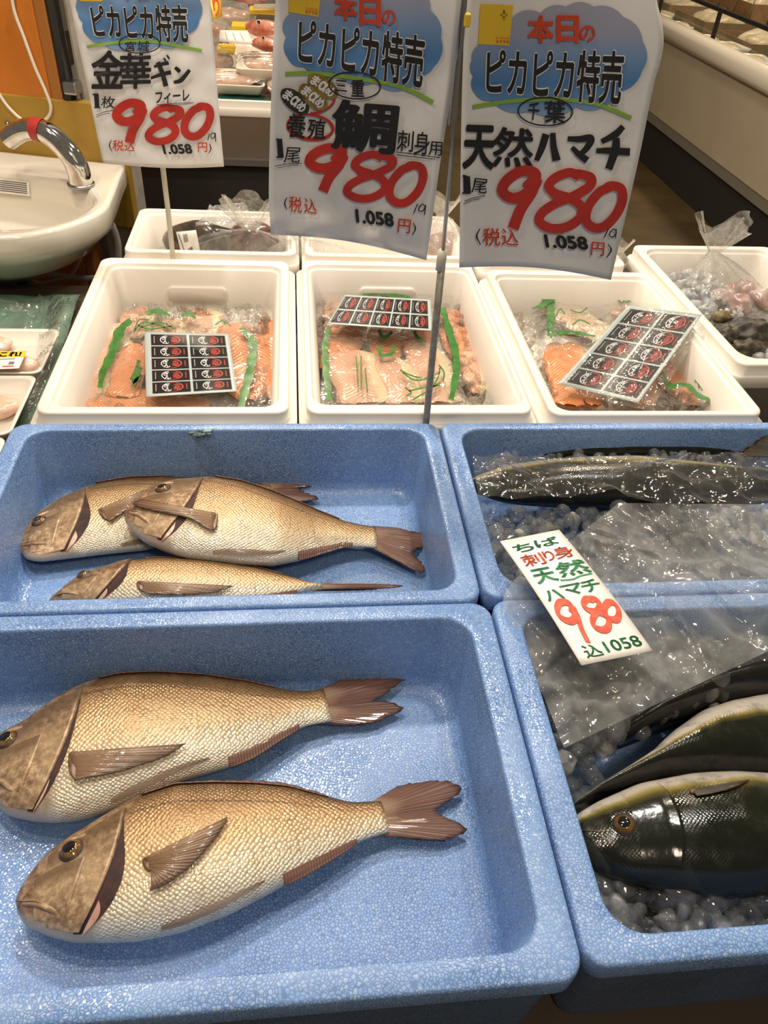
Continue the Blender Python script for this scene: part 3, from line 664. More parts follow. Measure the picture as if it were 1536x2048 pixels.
bream('sea bream underneath another bream, head in the left corner of the box',
      [(44, 1064), (75, 1026), (125, 995), (187, 970), (262, 957), (350, 954), (420, 956), (470, 960), (512, 967), (540, 970)],
      [(33, 1108), (52, 1120), (81, 1124), (150, 1116), (206, 1109), (294, 1100), (360, 1080), (420, 1050), (470, 1020), (512, 1003), (540, 996)],
      (30, 1092), (545, 982), ((520, 970), (520, 994)), [(560, 952), (610, 950), (645, 960), (640, 970), (600, 978), (632, 992), (636, 1000), (590, 1004), (545, 1000)],
      tbase, ((198, 1018), (215, 1040), [(300, 976), (305, 990), (280, 1005), (240, 1030), (222, 1042)]), eye=(.10, .30, .0105), zpl=.77, tz=(.80, .815), bmax=.026)
bream('sea bream half hidden behind the front wall of the back left blue box',
      [(106, 1196), (150, 1160), (187, 1145), (250, 1126), (312, 1119), (400, 1120), (500, 1132), (575, 1152), (625, 1166), (640, 1168)],
      [(100, 1208), (150, 1222), (190, 1228), (260, 1230), (340, 1228), (420, 1220), (500, 1208), (575, 1192), (620, 1182), (640, 1180)],
      (98, 1202), (645, 1174), ((620, 1167), (622, 1182)), [(680, 1168), (760, 1169), (806, 1171), (800, 1174), (760, 1178), (700, 1180), (640, 1182)],
      tbase, ((275, 1162), (285, 1182), [(470, 1172), (440, 1183), (400, 1188), (350, 1190), (300, 1188)]), eye=(.12, .58, .009), zpl=.785, tz=(.79, .79), slit=.9, bmax=.031, dfin=.005)

# ---- yellowtail
def ham(name, k, pale=(.50, .45, .38)):
    return fish_mat(name, [(0, pale), (k, tuple(c*.92 for c in pale)), (k+.04, (.30, .24, .08)), (k+.09, (.085, .07, .014)), (k+.15, (.010, .012, .005)), (1, (.005, .006, .005))],
                    [(.3, (.01, .011, .007)), (.7, (.03, .03, .016))], -.2, 3.0, metallic=.0, rough=.16, scale_dark=.9, bumpk=.10, blotch=(.03, .03, .02))
M['hamachi'] = ham('yellowtail_skin', .16); M['hamachi_pale'] = ham('yellowtail_pale_belly', .30); M['hamachi_dark'] = ham('yellowtail_dark_back', .02, (.03, .035, .03)); M['hamachi_wrapped'] = ham('yellowtail_side', .30, (.30, .29, .24))
M['ham_fin'] = finmat('yellowtail_fin', (.09, .08, .05), (.025, .022, .015), 16, .05)
BP = ([0, .02, .08, .2, .4, .6, .8, .93, 1], [.12, .3, .55, .85, 1, .9, .55, .25, .18])
def hamachi(label, dors, vent, head, tail, base, bmax, zpl, eye=None, gills=True, tailfin=None, pec=None, skin='hamachi'):
    f = Fish('yellowtail', label, 'fish', 'whole yellowtail in the right blue boxes', dors, vent, head, tail, base, bmax, zpl, BP)
    f.body(M[skin])
    if eye: f.eye(*eye)
    if gills:
        f.patch('gill_cover', M['hamachi_g'], lambda a, b: ((lambda t: (.13+(.075+.03*(1-t*t))*min(1, a*1.06), t, (-.0005 if a > .97 else .0002+.0016*a*a)))(-.75+1.5*b)), 14, 22)
        f.patch('mouth_line', M['eye_dark'], lambda a, b: (.002+.07*a, -.1+.18*a+.05*(b-.5)*(1-a), .0015), 10, 2)
    if tailfin: f.fin('tail_fin', M['ham_fin'], tailfin[0], tailfin[1], tailfin[2], lambda x, y, a, v: P(x, y, tailfin[3]+(tailfin[4]-tailfin[3])*a), jag=.03)
    if pec:
        c0 = f.onbody((pec[0][0]+pec[1][0])/2, (pec[0][1]+pec[1][1])/2, .001); e0 = P(*pec[0], c0[2])-P(*pec[1], c0[2]); h0 = np.linalg.norm(e0)/2
        MB().blob(c0, (.004, h0*1.0, .0022), 3, .25, 2, 16, 10, math.atan2(e0[1], e0[0])-math.pi/2).out('fin_base', M['fin_dark'], f.root)
    if pec: f.fin('pectoral_fin', M['ham_fin'], pec[0], pec[1], pec[2], lambda x, y, a, v: f.onbody(x, y, .002), ni=10, nj=20, rays=8, cor=.0004)
    return f
def ham_gill():
    t = NT('yellowtail_gill_cover'); sp = t.n('ShaderNodeSeparateXYZ'); t.l(t.uv('UVMap'), sp.inputs[0])
    c = t.ramp(sp.outputs[1], [(.0, (.46, .41, .33)), (.05, (.42, .36, .26)), (.10, (.26, .21, .07)), (.17, (.09, .075, .016)), (.25, (.012, .014, .006)), (.8, (.006, .008, .006))])
    b = t.bsdf(Base_Color=c, Roughness=.16, Coat_Weight=.3); t.l(t.bump(t.noise(60, 3), .3, .002), b.inputs['Normal']); return t.done(b.outputs[0])
M['hamachi_g'] = ham_gill()
hamachi('yellowtail with its yellow-ringed eye showing, in front in the lower right box',
        [(1148, 1690), (1165, 1720), (1200, 1750), (1270, 1775), (1360, 1795), (1450, 1805), (1536, 1800), (1650, 1775), (1780, 1740), (1900, 1700)],
        [(1150, 1630), (1190, 1605), (1270, 1570), (1370, 1551), (1450, 1547), (1536, 1552), (1650, 1570), (1780, 1610), (1900, 1660)],
        (1143, 1655), (1920, 1680), BF+.012, .048, .80, eye=(.105, -.02, .0105), tailfin=((1895, 1662), (1895, 1698), [(2000, 1590), (1985, 1640), (1955, 1682), (1990, 1730), (2010, 1780)], .79, .775), pec=((1383, 1578), (1390, 1588), [(1500, 1560), (1470, 1575), (1430, 1586), (1395, 1592)]))
hamachi('yellowtail with pale belly turned up, between the eyed one and the dark one',
        [(1150, 1620), (1200, 1600), (1260, 1590), (1350, 1575), (1450, 1565), (1536, 1560), (1650, 1555), (1750, 1550)],
        [(1150, 1605), (1195, 1575), (1250, 1535), (1330, 1465), (1390, 1425), (1450, 1405), (1536, 1388), (1650, 1380), (1750, 1400)],
        (1140, 1615), (1770, 1480), BF+.010, .042, .79, gills=False, skin='hamachi_pale', tailfin=((1745, 1440), (1745, 1520), [(1870, 1370), (1850, 1430), (1820, 1478), (1850, 1530), (1880, 1580)], .785, .775))
hamachi('dark yellowtail at the back of the lower right box, half under the plastic sheet',
        [(1200, 1500), (1260, 1490), (1330, 1460), (1400, 1440), (1470, 1420), (1536, 1410), (1650, 1400), (1750, 1380)][::1],
        [(1195, 1490), (1240, 1452), (1300, 1415), (1380, 1370), (1450, 1340), (1536, 1310), (1650, 1280), (1750, 1290)],
        (1185, 1502), (1770, 1340), BF+.008, .040, .785, gills=False, skin='hamachi_dark', tailfin=((1750, 1310), (1750, 1365), [(1860, 1240), (1840, 1300), (1810, 1338), (1850, 1390), (1870, 1430)], .785, .775))
hamachi('yellowtail mostly buried under the ice at the front of the lower right box',
        [(1240, 1850), (1300, 1870), (1380, 1880), (1450, 1878), (1536, 1870), (1640, 1850), (1760, 1820)],
        [(1240, 1770), (1300, 1740), (1380, 1730), (1450, 1730), (1536, 1735), (1640, 1745), (1760, 1780)],
        (1215, 1810), (1780, 1800), BF+.002, .018, .77, gills=False)
hamachi('dark yellowtail sealed in clear plastic on the ice of the back right box',
        [(950, 985), (1000, 1003), (1050, 1010), (1150, 1016), (1250, 1020), (1380, 1022), (1480, 1015), (1600, 1000), (1750, 985)],
        [(945, 955), (1000, 934), (1050, 926), (1150, 918), (1250, 916), (1350, 926), (1450, 938), (1560, 945), (1750, 965)],
        (932, 970), (1780, 975), BF+.030, .040, .81, gills=False, skin='hamachi_wrapped', tailfin=((1765, 962), (1765, 990), [(1850, 920), (1838, 955), (1815, 976), (1840, 1005), (1855, 1035)], .80, .80))
hamachi('yellowtail under loose ice behind the sealed one in the back right box',
        [(1030, 915), (1100, 925), (1200, 930), (1300, 930), (1400, 930), (1500, 925), (1600, 915)],
        [(1030, 905), (1100, 893), (1200, 886), (1300, 888), (1400, 896), (1500, 900), (1600, 905)],
        (1010, 910), (1620, 910), BF+.035, .026, .81, gills=False, skin='hamachi_dark', tailfin=((1590, 905), (1590, 915), [(1530, 868), (1500, 890), (1480, 905), (1490, 912)], .815, .86))
# ------------------------------------------------------------------ lettering
_tc = {}
def glyphs(s, bold=0.0):
    if (s, bold) in _tc: return _tc[(s, bold)]
    cu = bpy.data.curves.new('lettering', 'FONT'); cu.body = s; cu.offset = bold; cu.resolution_u = 4
    o = bpy.data.objects.new('lettering', cu); C.objects.link(o)
    dg = bpy.context.evaluated_depsgraph_get(); dg.update()
    me = bpy.data.meshes.new_from_object(o.evaluated_get(dg))
    bm = bmesh.new(); bm.from_mesh(me); bmesh.ops.triangulate(bm, faces=bm.faces[:])
    for _ in range(1):
        long = [e for e in bm.edges if e.calc_length() > .35]
        if long: bmesh.ops.subdivide_edges(bm, edges=long, cuts=1); bmesh.ops.triangulate(bm, faces=bm.faces[:])
    v = np.array([q.co[:] for q in bm.verts]).reshape(-1, 3); f = [tuple(x.index for x in p.verts) for p in bm.faces]
    bm.free(); bpy.data.objects.remove(o); bpy.data.curves.remove(cu); bpy.data.meshes.remove(me)
    if len(v):
        lo, hi = v.min(0), v.max(0); v = (v-lo)/np.maximum(hi-lo, 1e-6)
    _tc[(s, bold)] = (v[:, :2], f, (hi-lo)[:2] if len(v) else (1, 1)); return _tc[(s, bold)]
def quad(q, u, v):                     # q: TL TR BR BL, v downwards
    q = [np.array(k, float) for k in q]; return (q[0]*(1-u)+q[1]*u)*(1-v)+(q[3]*(1-u)+q[2]*u)*v
def bxq(x0, y0, x1, y1, sl=0.0, sh=0.0):   # box with sloping base line (sl) and slant (sh)
    w = x1-x0; return [(x0+sh, y0-sl*w/2), (x1+sh, y0+sl*w/2), (x1-sh, y1+sl*w/2), (x0-sh, y1-sl*w/2)]

class Ink:                             # flat marks collected in photograph coordinates and laid on a sheet
    def __init__(s): s.v = []; s.f = []
    def text(s, st, q, bold=.02, inset=0):
        v, f, em = glyphs(st); r = bold*.8
        # heavier strokes: the same characters laid again, shifted round a small circle
        for k in range(1 if r <= 0 else 9):
            dx, dy = (0, 0) if k == 0 else (r*math.cos(k*math.pi/4)/em[0], r*math.sin(k*math.pi/4)/em[1])
            sx, sy = r/em[0], r/em[1]
            n = len(s.v); s.v += [tuple(quad(q, (a+dx+sx)/(1+2*sx), 1-(b+dy+sy)/(1+2*sy))) for a, b in v]; s.f += [tuple(i+n for i in t) for t in f]
        return s
    def brush(s, pts, w, n=7, sm=True):
        c = catmull(pts, n) if sm and len(pts) > 2 else [np.array(p, float) for p in pts]
        W = np.interp(np.linspace(0, 1, len(c)), np.linspace(0, 1, len(w)), w) if hasattr(w, '__len__') else np.full(len(c), float(w))
        k = len(s.v); L, R = [], []
        for i, p in enumerate(c):
            t = c[min(i+1, len(c)-1)]-c[max(i-1, 0)]; t = t/(np.linalg.norm(t)+1e-9); nn = np.array([-t[1], t[0]])
            L.append(p+nn*W[i]/2); R.append(p-nn*W[i]/2)
        s.v += [tuple(a) for q in zip(L, R) for a in q]; s.f += [(k+2*i, k+2*i+1, k+2*i+3, k+2*i+2) for i in range(len(c)-1)]
        return s
    def poly(s, pts):                  # star-shaped filled outline
        k = len(s.v); c = np.mean(np.array(pts), 0); N = len(pts); R = 14; P_ = [np.array(p, float) for p in pts]
        s.v.append(tuple(c))
        for r in range(1, R+1): s.v += [tuple(c+(p-c)*r/R) for p in P_]
        s.f += [(k, k+1+i, k+1+(i+1) % N) for i in range(N)]
        s.f += [(k+1+(r-1)*N+i, k+1+r*N+i, k+1+r*N+(i+1) % N, k+1+(r-1)*N+(i+1) % N) for r in range(1, R) for i in range(N)]
        return s
    def rect(s, q, nu=8, nv=8):
        k = len(s.v); s.v += [tuple(quad(q, i/nu, j/nv)) for i in range(nu+1) for j in range(nv+1)]
        s.f += [tuple(x+k for x in f) for f in grid_faces(nu, nv)]; return s
    def ell(s, c, rx, ry, w, rot=0., a0=0, a1=360, n=48):
        pts = []
        for i in range(n+1):
            t = math.radians(a0+(a1-a0)*i/n); x, y = rx*math.cos(t), ry*math.sin(t); pts.append((c[0]+x*math.cos(rot)-y*math.sin(rot), c[1]+x*math.sin(rot)+y*math.cos(rot)))
        return s.brush(pts, w, 1, sm=False)
def ellpts(c, rx, ry, rot=0., n=28):
    return [(c[0]+rx*math.cos(t)*math.cos(rot)-ry*math.sin(t)*math.sin(rot), c[1]+rx*math.cos(t)*math.sin(rot)+ry*math.sin(t)*math.cos(rot)) for t in np.linspace(0, 2*math.pi, n, endpoint=False)]
def lobes(anch, k=.35, n=7):
    out = []
    for a, b in zip(anch, anch[1:]+anch[:1]):
        a = np.array(a, float); b = np.array(b, float); d = b-a; nn = np.array([d[1], -d[0]])
        for i in range(n): t = i/n; out.append(tuple(a+d*t+nn*k*4*t*(1-t)))
    return out
def nine(q, w): return (lambda f: [([f(.58, .30), f(.78, .12), f(.66, .03), f(.40, .03), f(.12, .17), f(.04, .34), f(.24, .46), f(.50, .44), f(.76, .28), f(.82, .16)], w), ([f(.80, .14), f(.72, .38), f(.50, .66), f(.36, .98)], [w, w, w*1.05])])(lambda a, b: tuple(quad(q, a, b)))
def eight(q, w): return (lambda f: [([f(.74, .10), f(.55, .03), f(.30, .12), f(.20, .26), f(.32, .38), f(.58, .46), f(.80, .60), f(.80, .78), f(.58, .94), f(.30, .97), f(.08, .86), f(.12, .70), f(.36, .54), f(.66, .42), f(.92, .26), f(.94, .12), f(.76, .06), f(.62, .05)], w)])(lambda a, b: tuple(quad(q, a, b)))
def zero(q, w): return (lambda f: [([f(.62, .06), f(.36, .18), f(.12, .48), f(.08, .78), f(.26, .94), f(.52, .92), f(.80, .66), f(.93, .34), f(.88, .10), f(.66, .04), f(.52, .08)], w)])(lambda a, b: tuple(quad(q, a, b)))

M['cloud'] = None
def cloud_mat():
    t = NT('printed_cloud'); sp = t.n('ShaderNodeSeparateXYZ'); t.l(t.uv('UVMap'), sp.inputs[0])
    c = t.ramp(sp.outputs[1], [(0, (.36, .35, .44)), (.28, (.30, .33, .45)), (.48, (.17, .29, .50)), (.72, (.07, .20, .44)), (.9, (.12, .27, .52)), (1, (.24, .36, .56))])
    return t.done(t.bsdf(Base_Color=c, Roughness=.5).outputs[0])
M['cloud'] = cloud_mat()

class Sheet:
    def __init__(s, root, Y0, g, Z): s.root, s.Y0, s.g, s.Z = root, Y0, g, Z
    def at(s, x, y, off=0.):           # photograph point -> point on the hanging sheet
        Y = s.Y0
        for _ in range(6): p = PY(x, y, Y); Y = s.Y0+s.g(p[0], p[2])
        p = PY(x, y, Y); d = ray(x, y); d = d/np.linalg.norm(d); return p-d*off
    def lay(s, name, ink, m, off, uvy=None):
        pts = [s.Z(*q) for q in ink.v]; V = [s.at(x, y, off+.0012) for x, y in pts]
        uv = None
        if uvy: uv = [((x-uvy[0])/(uvy[2]-uvy[0]), (y-uvy[1])/(uvy[3]-uvy[1])) for x, y in ink.v]
        return link_mesh(name, V, ink.f, m, s.root, uv=uv, smooth=False)
    def paper(s, left, right, nu=30, nv=44, bottom=None):
        Lc = resample(catmull([s.Z(*p) for p in left], 8), nv+1); Rc = resample(catmull([s.Z(*p) for p in right], 8), nv+1)
        V = []
        for i in range(nu+1):
            for j in range(nv+1):
                u = i/nu; p = Lc[j]*(1-u)+Rc[j]*u
                if bottom: p = p+np.array([0, bottom(u)*(j/nv)**6])
                V.append(s.at(p[0], p[1]))
        return solid(link_mesh('paper', V, grid_faces(nu, nv), M['paper'], s.root, recalc=False), .0004, 0)
def common(sh, cloud, uvy, head, headbase, green, gw, oval, boldhead=.028, sticker=None, hon=None):
    I = Ink
    if sticker: sh.lay('yellow_sticker', I().rect(sticker), M['yellow'], .0010); 
    sh.lay('printed_cloud', I().poly(cloud), M['cloud'], .0007, uvy)
    sh.lay('green_stroke', I().brush(green, gw), M['green_print'], .0014)
    sh.lay('headline_outline', I().text('ピカピカ特売', [(a-5, b-5) if i in (0,) else (a+5, b-5) if i == 1 else (a+5, b+6) if i == 2 else (a-5, b+6) for i, (a, b) in enumerate(head)], .062), M['white_ink'], .0018)
    sh.lay('headline', I().text('ピカピカ特売', head, boldhead), M['ink'], .0026)
    if hon: sh.lay('red_heading', hon, M['print_red'], .0030)
    sh.lay('oval_outline', oval, M['ink'], .0030)

wob = lambda x, z, k: noise.noise(Vector((x*7*k, z*7*k, k)))
# ---- right sign
Z3 = lambda x, y: (880+x/2.3415, y/2.3415)
r3 = thing('price_sign', 'price sign on the right for wild yellowtail, 980 in red, right edge curling', 'sign', PY(1080, 520, 1.03), 'hanging price signs')
s3 = Sheet(r3, 1.035, lambda x, z: .010*math.sin((x-.2)*16)+.004*wob(x, z, 1), Z3)
s3.paper([(135, -120), (124, 0), (112, 200), (104, 400), (98, 700), (94, 1000), (90, 1253)], [(1005, -120), (1016, 0), (1040, 110), (1047, 200), (1030, 300), (1000, 400), (940, 700), (870, 1010), (800, 1311)], bottom=lambda u: -28*math.sin(u*math.pi)/2.3)
c3 = lobes([(345, 75), (470, 60), (590, 30), (720, 30), (860, 80), (950, 195), (948, 330), (830, 430), (780, 490), (640, 500), (420, 520), (240, 470), (165, 440), (155, 355), (150, 280), (175, 215), (330, 210)], .16)
common(s3, c3, (150, 20, 950, 530), [(222, 224), (868, 238), (842, 494), (214, 444)], 0, [(153, 501), (280, 480), (430, 466), (580, 466), (720, 484), (810, 515), (897, 553)], 19, Ink().ell((493, 522), 127, 66, 7, .03),
       sticker=[(190, 18), (343, 25), (325, 213), (178, 207)],
       hon=Ink().text('本', bxq(410, 72, 535, 200, .02), .045).text('日', bxq(545, 72, 652, 200, .02), .045).text('の', bxq(655, 118, 727, 194, .04), .03))
s3.lay('sticker_note', Ink().text('ぴーちゃんの', bxq(262, 172, 325, 184, .02), .01).text('おすすめ', bxq(262, 188, 325, 202, .02), .02), M['red_marker'], .0016)
s3.lay('sticker_sparkle', Ink().brush([(300, 45), (296, 64), (282, 70), (296, 76), (300, 96), (304, 76), (318, 70), (304, 64), (300, 45)], 3, sm=False), M['ink'], .0016)
s3.lay('product_name', Ink().text('天', bxq(108, 585, 258, 795, .03, 6), .045).text('然', bxq(243, 595, 438, 785, .03, 4), .028).brush([(497, 628), (478, 690), (452, 752)], [34, 32, 24]).brush([(528, 622), (533, 690), (546, 752)], [26, 30, 40])
       .brush([(598, 650), (650, 652), (706, 648), (690, 690), (648, 730)], [24, 30, 36, 30, 22]).brush([(618, 690), (650, 722), (690, 752)], [22, 28, 34]).brush([(858, 592), (820, 630), (756, 664)], [26, 34, 24]).brush([(732, 706), (800, 706), (890, 712)], [24, 32, 36]).brush([(826, 645), (822, 700), (790, 792)], [32, 38, 34]), M['ink'], .0024)
s3.lay('origin_note', Ink().text('千', bxq(412, 478, 466, 562, .04, 4), .02).text('葉', bxq(488, 472, 588, 578, .04), .02), M['ink'], .0032)
s3.lay('quantity_note', Ink().brush([(125, 826), (128, 905)], [32, 34], sm=False).brush([(106, 822), (128, 828)], 10, sm=False).brush([(104, 904), (142, 904)], 8, sm=False).text('尾', bxq(150, 836, 222, 905, .1, 5), .008)
       .brush([(115, 942), (160, 926), (212, 917)], 3.5).brush([(112, 955), (150, 938), (190, 930)], 3), M['ink'], .0032)
d = Ink()
for st, w in nine(bxq(280, 795, 485, 1075, -.04, 12), 50)+eight(bxq(452, 800, 716, 1078, 0, 10), 44)+zero(bxq(672, 862, 866, 1078, 0, 6), 44): d.brush(st, w)
s3.lay('price_figures', d, M['red'], .0036)
s3.lay('tax_note', Ink().text('税', bxq(200, 1068, 282, 1150, .04), .014).text('込', bxq(288, 1072, 368, 1150, .04), .014), M['print_red'], .0040)
s3.lay('yen_character', Ink().text('円', bxq(708, 1134, 770, 1198, .08, 3), .016), M['print_red'], .0040)
for br in ([(188, 1070), (172, 1105), (190, 1146)], [(786, 1142), (802, 1172), (780, 1206)]): s3.lay('bracket', Ink().brush(br, [4, 8, 4]), M['ink'], .0040)
s3.lay('handwritten_yen', Ink().brush([(790, 1068), (770, 1112)], 5, sm=False).brush([(798, 1082), (795, 1105), (812, 1108), (826, 1090), (815, 1072), (800, 1084)], 5).brush([(826, 1072), (822, 1116)], 5, sm=False), M['ink'], .0042)
s3.lay('tax_price', Ink().text('1.058', bxq(490, 1102, 692, 1166, .06, -6), .05), M['ink'], .0040)
pl = [PY(853, 836, 1.0185), PY(853, 836, 1.0185)]
base = P(853, 838, .70); base = np.array([.2235, 1.0185, DECK])
def pole_at(x, y): return PY(x, y, 1.0185)
r2 = thing('price_sign', 'middle price sign for farmed sea bream with gold oval stickers, on the tall grey pole', 'sign', (.2235, 1.0185, DECK), 'hanging price signs')
MB().tube([pole_at(851, 850)*[1, 1, 0]+[0, 0, DECK], pole_at(853, 836), pole_at(870, 660), pole_at(884, 525)], .0054, 14).out('pole_tube', M['tube'], r2)
MB().tube([pole_at(880, 540), pole_at(883, 518), pole_at(886, 500)], [.0064, .0068, .006], 14).out('pole_collar', M['cream_rod'], r2)
MB().tube([pole_at(884, 525), pole_at(908, 250), pole_at(931, -10), pole_at(938, -110)], .0027, 12).out('pole_rod', M['steel'], r2)
MB().tube([pole_at(904, 250)+[-.004, 0, 0], pole_at(928, -10)+[-.001, 0, 0], pole_at(935, -110)], .0014, 8).out('pole_wire', M['steel'], r2)
m = MB(); m.box(pole_at(932, 40)+[0.001, 0, 0], (.008, .008, .014)); bev(m.out('yellow_clip', M['yellow'], r2, smooth=False), .002)
# ---- middle sign
Z2 = lambda x, y: (400+x/2.8444, y/2.8444)
s2 = Sheet(r2, 1.045, lambda x, z: .008*math.sin((x+.05)*15)+.006*wob(x, z, 2)+max(0, 1.19-z)*.25*wob(x*1.5, z*1.5, 3), Z2)
s2.paper([(438, -150), (430, 0), (415, 300), (400, 700), (392, 1000), (393, 1180), (405, 1335)], [(1530, -150), (1512, 30), (1470, 300), (1420, 600), (1370, 900), (1328, 1200), (1288, 1481)], bottom=lambda u: -34*math.sin(u*math.pi)/2.8)
c2 = lobes([(600, -120), (760, -150), (900, -160), (1060, -150), (1230, -90), (1310, 60), (1370, 215), (1330, 380), (1240, 430), (1180, 505), (1000, 470), (760, 410), (590, 380), (500, 330), (490, 210), (480, 110), (600, 60)], .16)
common(s2, c2, (470, -170, 1380, 520), [(565, 97), (1285, 205), (1262, 508), (556, 362)], 0, [(485, 420), (620, 416), (780, 430), (950, 455), (1100, 482), (1220, 525), (1328, 582)], 24, Ink().ell((880, 486), 147, 76, 8, .08),
       sticker=[(508, -70), (690, -55), (673, 97), (502, 68)],
       hon=Ink().text('本', bxq(762, -25, 898, 112, .1), .045).text('日', bxq(908, -15, 1030, 148, .08), .045).text('の', bxq(1035, 55, 1115, 142, .1), .03))
s2.lay('sticker_note', Ink().text('ぴーちゃんの', bxq(602, 42, 668, 60, .12), .01).text('おすすめ', bxq(600, 60, 668, 82, .12), .02), M['red_marker'], .0016)
s2.lay('red_ring', Ink().ell((627, 722), 130, 70, [16, 22, 14, 12, 20], .12).ell((680, 590), 90, 45, 14, -.4, 0, 140), M['red'], .0020)
for nm, c, rot, mm_, off in (('oval_sticker', (700, 490), .62, 'gold', .0022), ('oval_sticker', (645, 552), .72, 'gold', .0026), ('oval_sticker', (540, 575), .70, 'olive', .0026)):
    o = s2.lay(nm, Ink().poly(ellpts(c, 100 if mm_ == 'gold' else 98, 52, rot)), M[mm_], off)
    i = Ink(); ca, sa = math.cos(rot), math.sin(rot)
    for ch, d_ in (('ま', -52), ('α', 0), ('め', 50)):
        q = []
        for a, b in ((-24, -30), (24, -30), (24, 30), (-24, 30)):
            a += d_*1.0; th = rot+.0; q.append((c[0]+a*math.cos(th)-b*math.sin(th), c[1]+a*math.sin(th)+b*math.cos(th)))
        i.text(ch, q, .05)
    s2.lay('sticker_lettering', i, M['white_ink'], off+.0005)
s2.lay('product_name', Ink().text('鯛', [(752, 560), (1140, 590), (1108, 885), (742, 848)], .034).text('刺', bxq(1122, 742, 1215, 862, .08, 4), .012).text('身', bxq(1218, 750, 1308, 882, .08, 4), .012).text('用', bxq(1302, 805, 1378, 885, .08, 4), .010)
       .brush([(1115, 865), (1240, 880), (1365, 899)], 5).brush([(1120, 882), (1230, 895), (1338, 906)], 4), M['ink'], .0030)
s2.lay('origin_note', Ink().text('三', bxq(770, 456, 836, 520, .1), .02).text('重', bxq(860, 452, 935, 552, .04), .025), M['ink'], .0034)
s2.lay('farming_note', Ink().text('養', bxq(495, 646, 602, 785, .05, 6), .02).text('殖', bxq(612, 676, 716, 792, .06, 4), .02), M['ink'], .0034)
s2.lay('quantity_note', Ink().brush([(452, 790), (460, 895)], [30, 34], sm=False).brush([(432, 792), (458, 796)], 10, sm=False).brush([(434, 894), (476, 894)], 9, sm=False).text('尾', bxq(480, 838, 572, 926, .04, 6), .006).brush([(425, 946), (500, 932), (580, 930)], 4).brush([(440, 955), (500, 943), (560, 938)], 3), M['ink'], .0034)
d = Ink()
for st, w in nine(bxq(612, 838, 862, 1095, .02, 4), 56)+eight(bxq(820, 870, 1108, 1138, .03, 6), 46)+zero(bxq(1062, 930, 1284, 1168, .03, 2), 48): d.brush(st, w)
s2.lay('price_figures', d, M['red'], .0028)
s2.lay('tax_note', Ink().text('税', bxq(505, 1118, 580, 1208, .12), .012).text('込', bxq(592, 1130, 665, 1214, .12), .012), M['print_red'], .0034)
s2.lay('yen_character', Ink().text('円', bxq(1126, 1246, 1198, 1326, .1, 4), .016), M['print_red'], .0034)
for br in ([(495, 1122), (482, 1155), (494, 1192)], [(1212, 1266), (1226, 1300), (1206, 1340)]): s2.lay('bracket', Ink().brush(br, [4, 8, 4]), M['ink'], .0034)
s2.lay('tax_price', Ink().text('1.058', bxq(885, 1200, 1102, 1280, .12, -4), .05), M['ink'], .0034)
s2.lay('handwritten_yen', Ink().brush([(1238, 1160), (1216, 1212)], 6, sm=False).brush([(1248, 1172), (1246, 1198), (1266, 1200), (1280, 1178), (1266, 1162), (1250, 1174)], 6).brush([(1284, 1164), (1278, 1222)], 6, sm=False), M['ink'], .0034)
# ---- left sign
Z1 = lambda x, y: (x/3.2, y/3.2)
r1 = thing('price_sign', 'left price sign for salmon fillets on a cream rod, above the back left foam box', 'sign', PY(345, 516, 1.6395)*[1, 1, 0]+[0, 0, DECK], 'hanging price signs')
MB().tube([PY(346, 516, 1.6395)*[1, 1, 0]+[0, 0, DECK], PY(346, 516, 1.6395), PY(336, 420, 1.6395), PY(325, 330, 1.6395), PY(300, 60, 1.6395), PY(288, -80, 1.6395)], .0052, 12).out('sign_rod', M['cream_rod'], r1)
s1 = Sheet(r1, 1.619, lambda x, z: .006*math.sin((x+.3)*14)+.004*wob(x, z, 4), Z1)
s1.paper([(428, -80), (445, 0), (500, 270), (560, 560), (610, 810), (660, 1042)], [(1338, -80), (1345, 0), (1365, 260), (1388, 540), (1410, 800), (1434, 1066)], bottom=lambda u: 20*math.sin(u*math.pi)/3.2)
c1 = lobes([(620, -260), (760, -300), (900, -310), (1050, -280), (1190, -180), (1265, -20), (1275, 130), (1205, 215), (1180, 275), (1000, 290), (840, 310), (650, 270), (560, 230), (530, 140), (500, 80), (490, 20), (560, -80)], .16)
common(s1, c1, (490, -310, 1280, 330), [(570, 26), (1196, 30), (1206, 278), (608, 244)], 0, [(555, 301), (680, 280), (800, 266), (930, 262), (1050, 275), (1170, 300), (1292, 325)], 20, Ink().ell((893, 280), 131, 60, 7, .0),
       sticker=[(500, -150), (660, -150), (656, 9), (512, 8)], hon=Ink().text('本日の', bxq(760, -140, 1060, 4, .0), .04))
s1.lay('product_name', Ink().text('金', bxq(582, 320, 800, 570, 0, 6), .032).text('華', bxq(766, 338, 968, 570, -.02), .026).brush([(985, 428), (1030, 412), (1080, 402)], [16, 24, 26]).brush([(965, 500), (1030, 478), (1095, 462)], [18, 26, 28]).brush([(1010, 398), (1040, 470), (1062, 552)], [30, 28, 32]).brush([(1048, 372), (1062, 392)], 12, sm=False).brush([(1068, 352), (1084, 378)], 12, sm=False)
       .brush([(1120, 432), (1140, 448), (1152, 460)], [22, 26, 22]).brush([(1112, 528), (1160, 512), (1214, 448)], [20, 30, 22]), M['ink'], .0028)
s1.lay('origin_note', Ink().text('宮', bxq(800, 265, 868, 330, 0, 4), .006).text('城', bxq(878, 262, 955, 332, 0, 4), .006), M['ink'], .0032)
s1.lay('cut_note', Ink().text('フィーレ', bxq(995, 580, 1212, 658, -.08), .03).brush([(1002, 672), (1110, 662), (1238, 657)], 4).brush([(1030, 682), (1120, 672), (1225, 664)], 3), M['ink'], .0032)
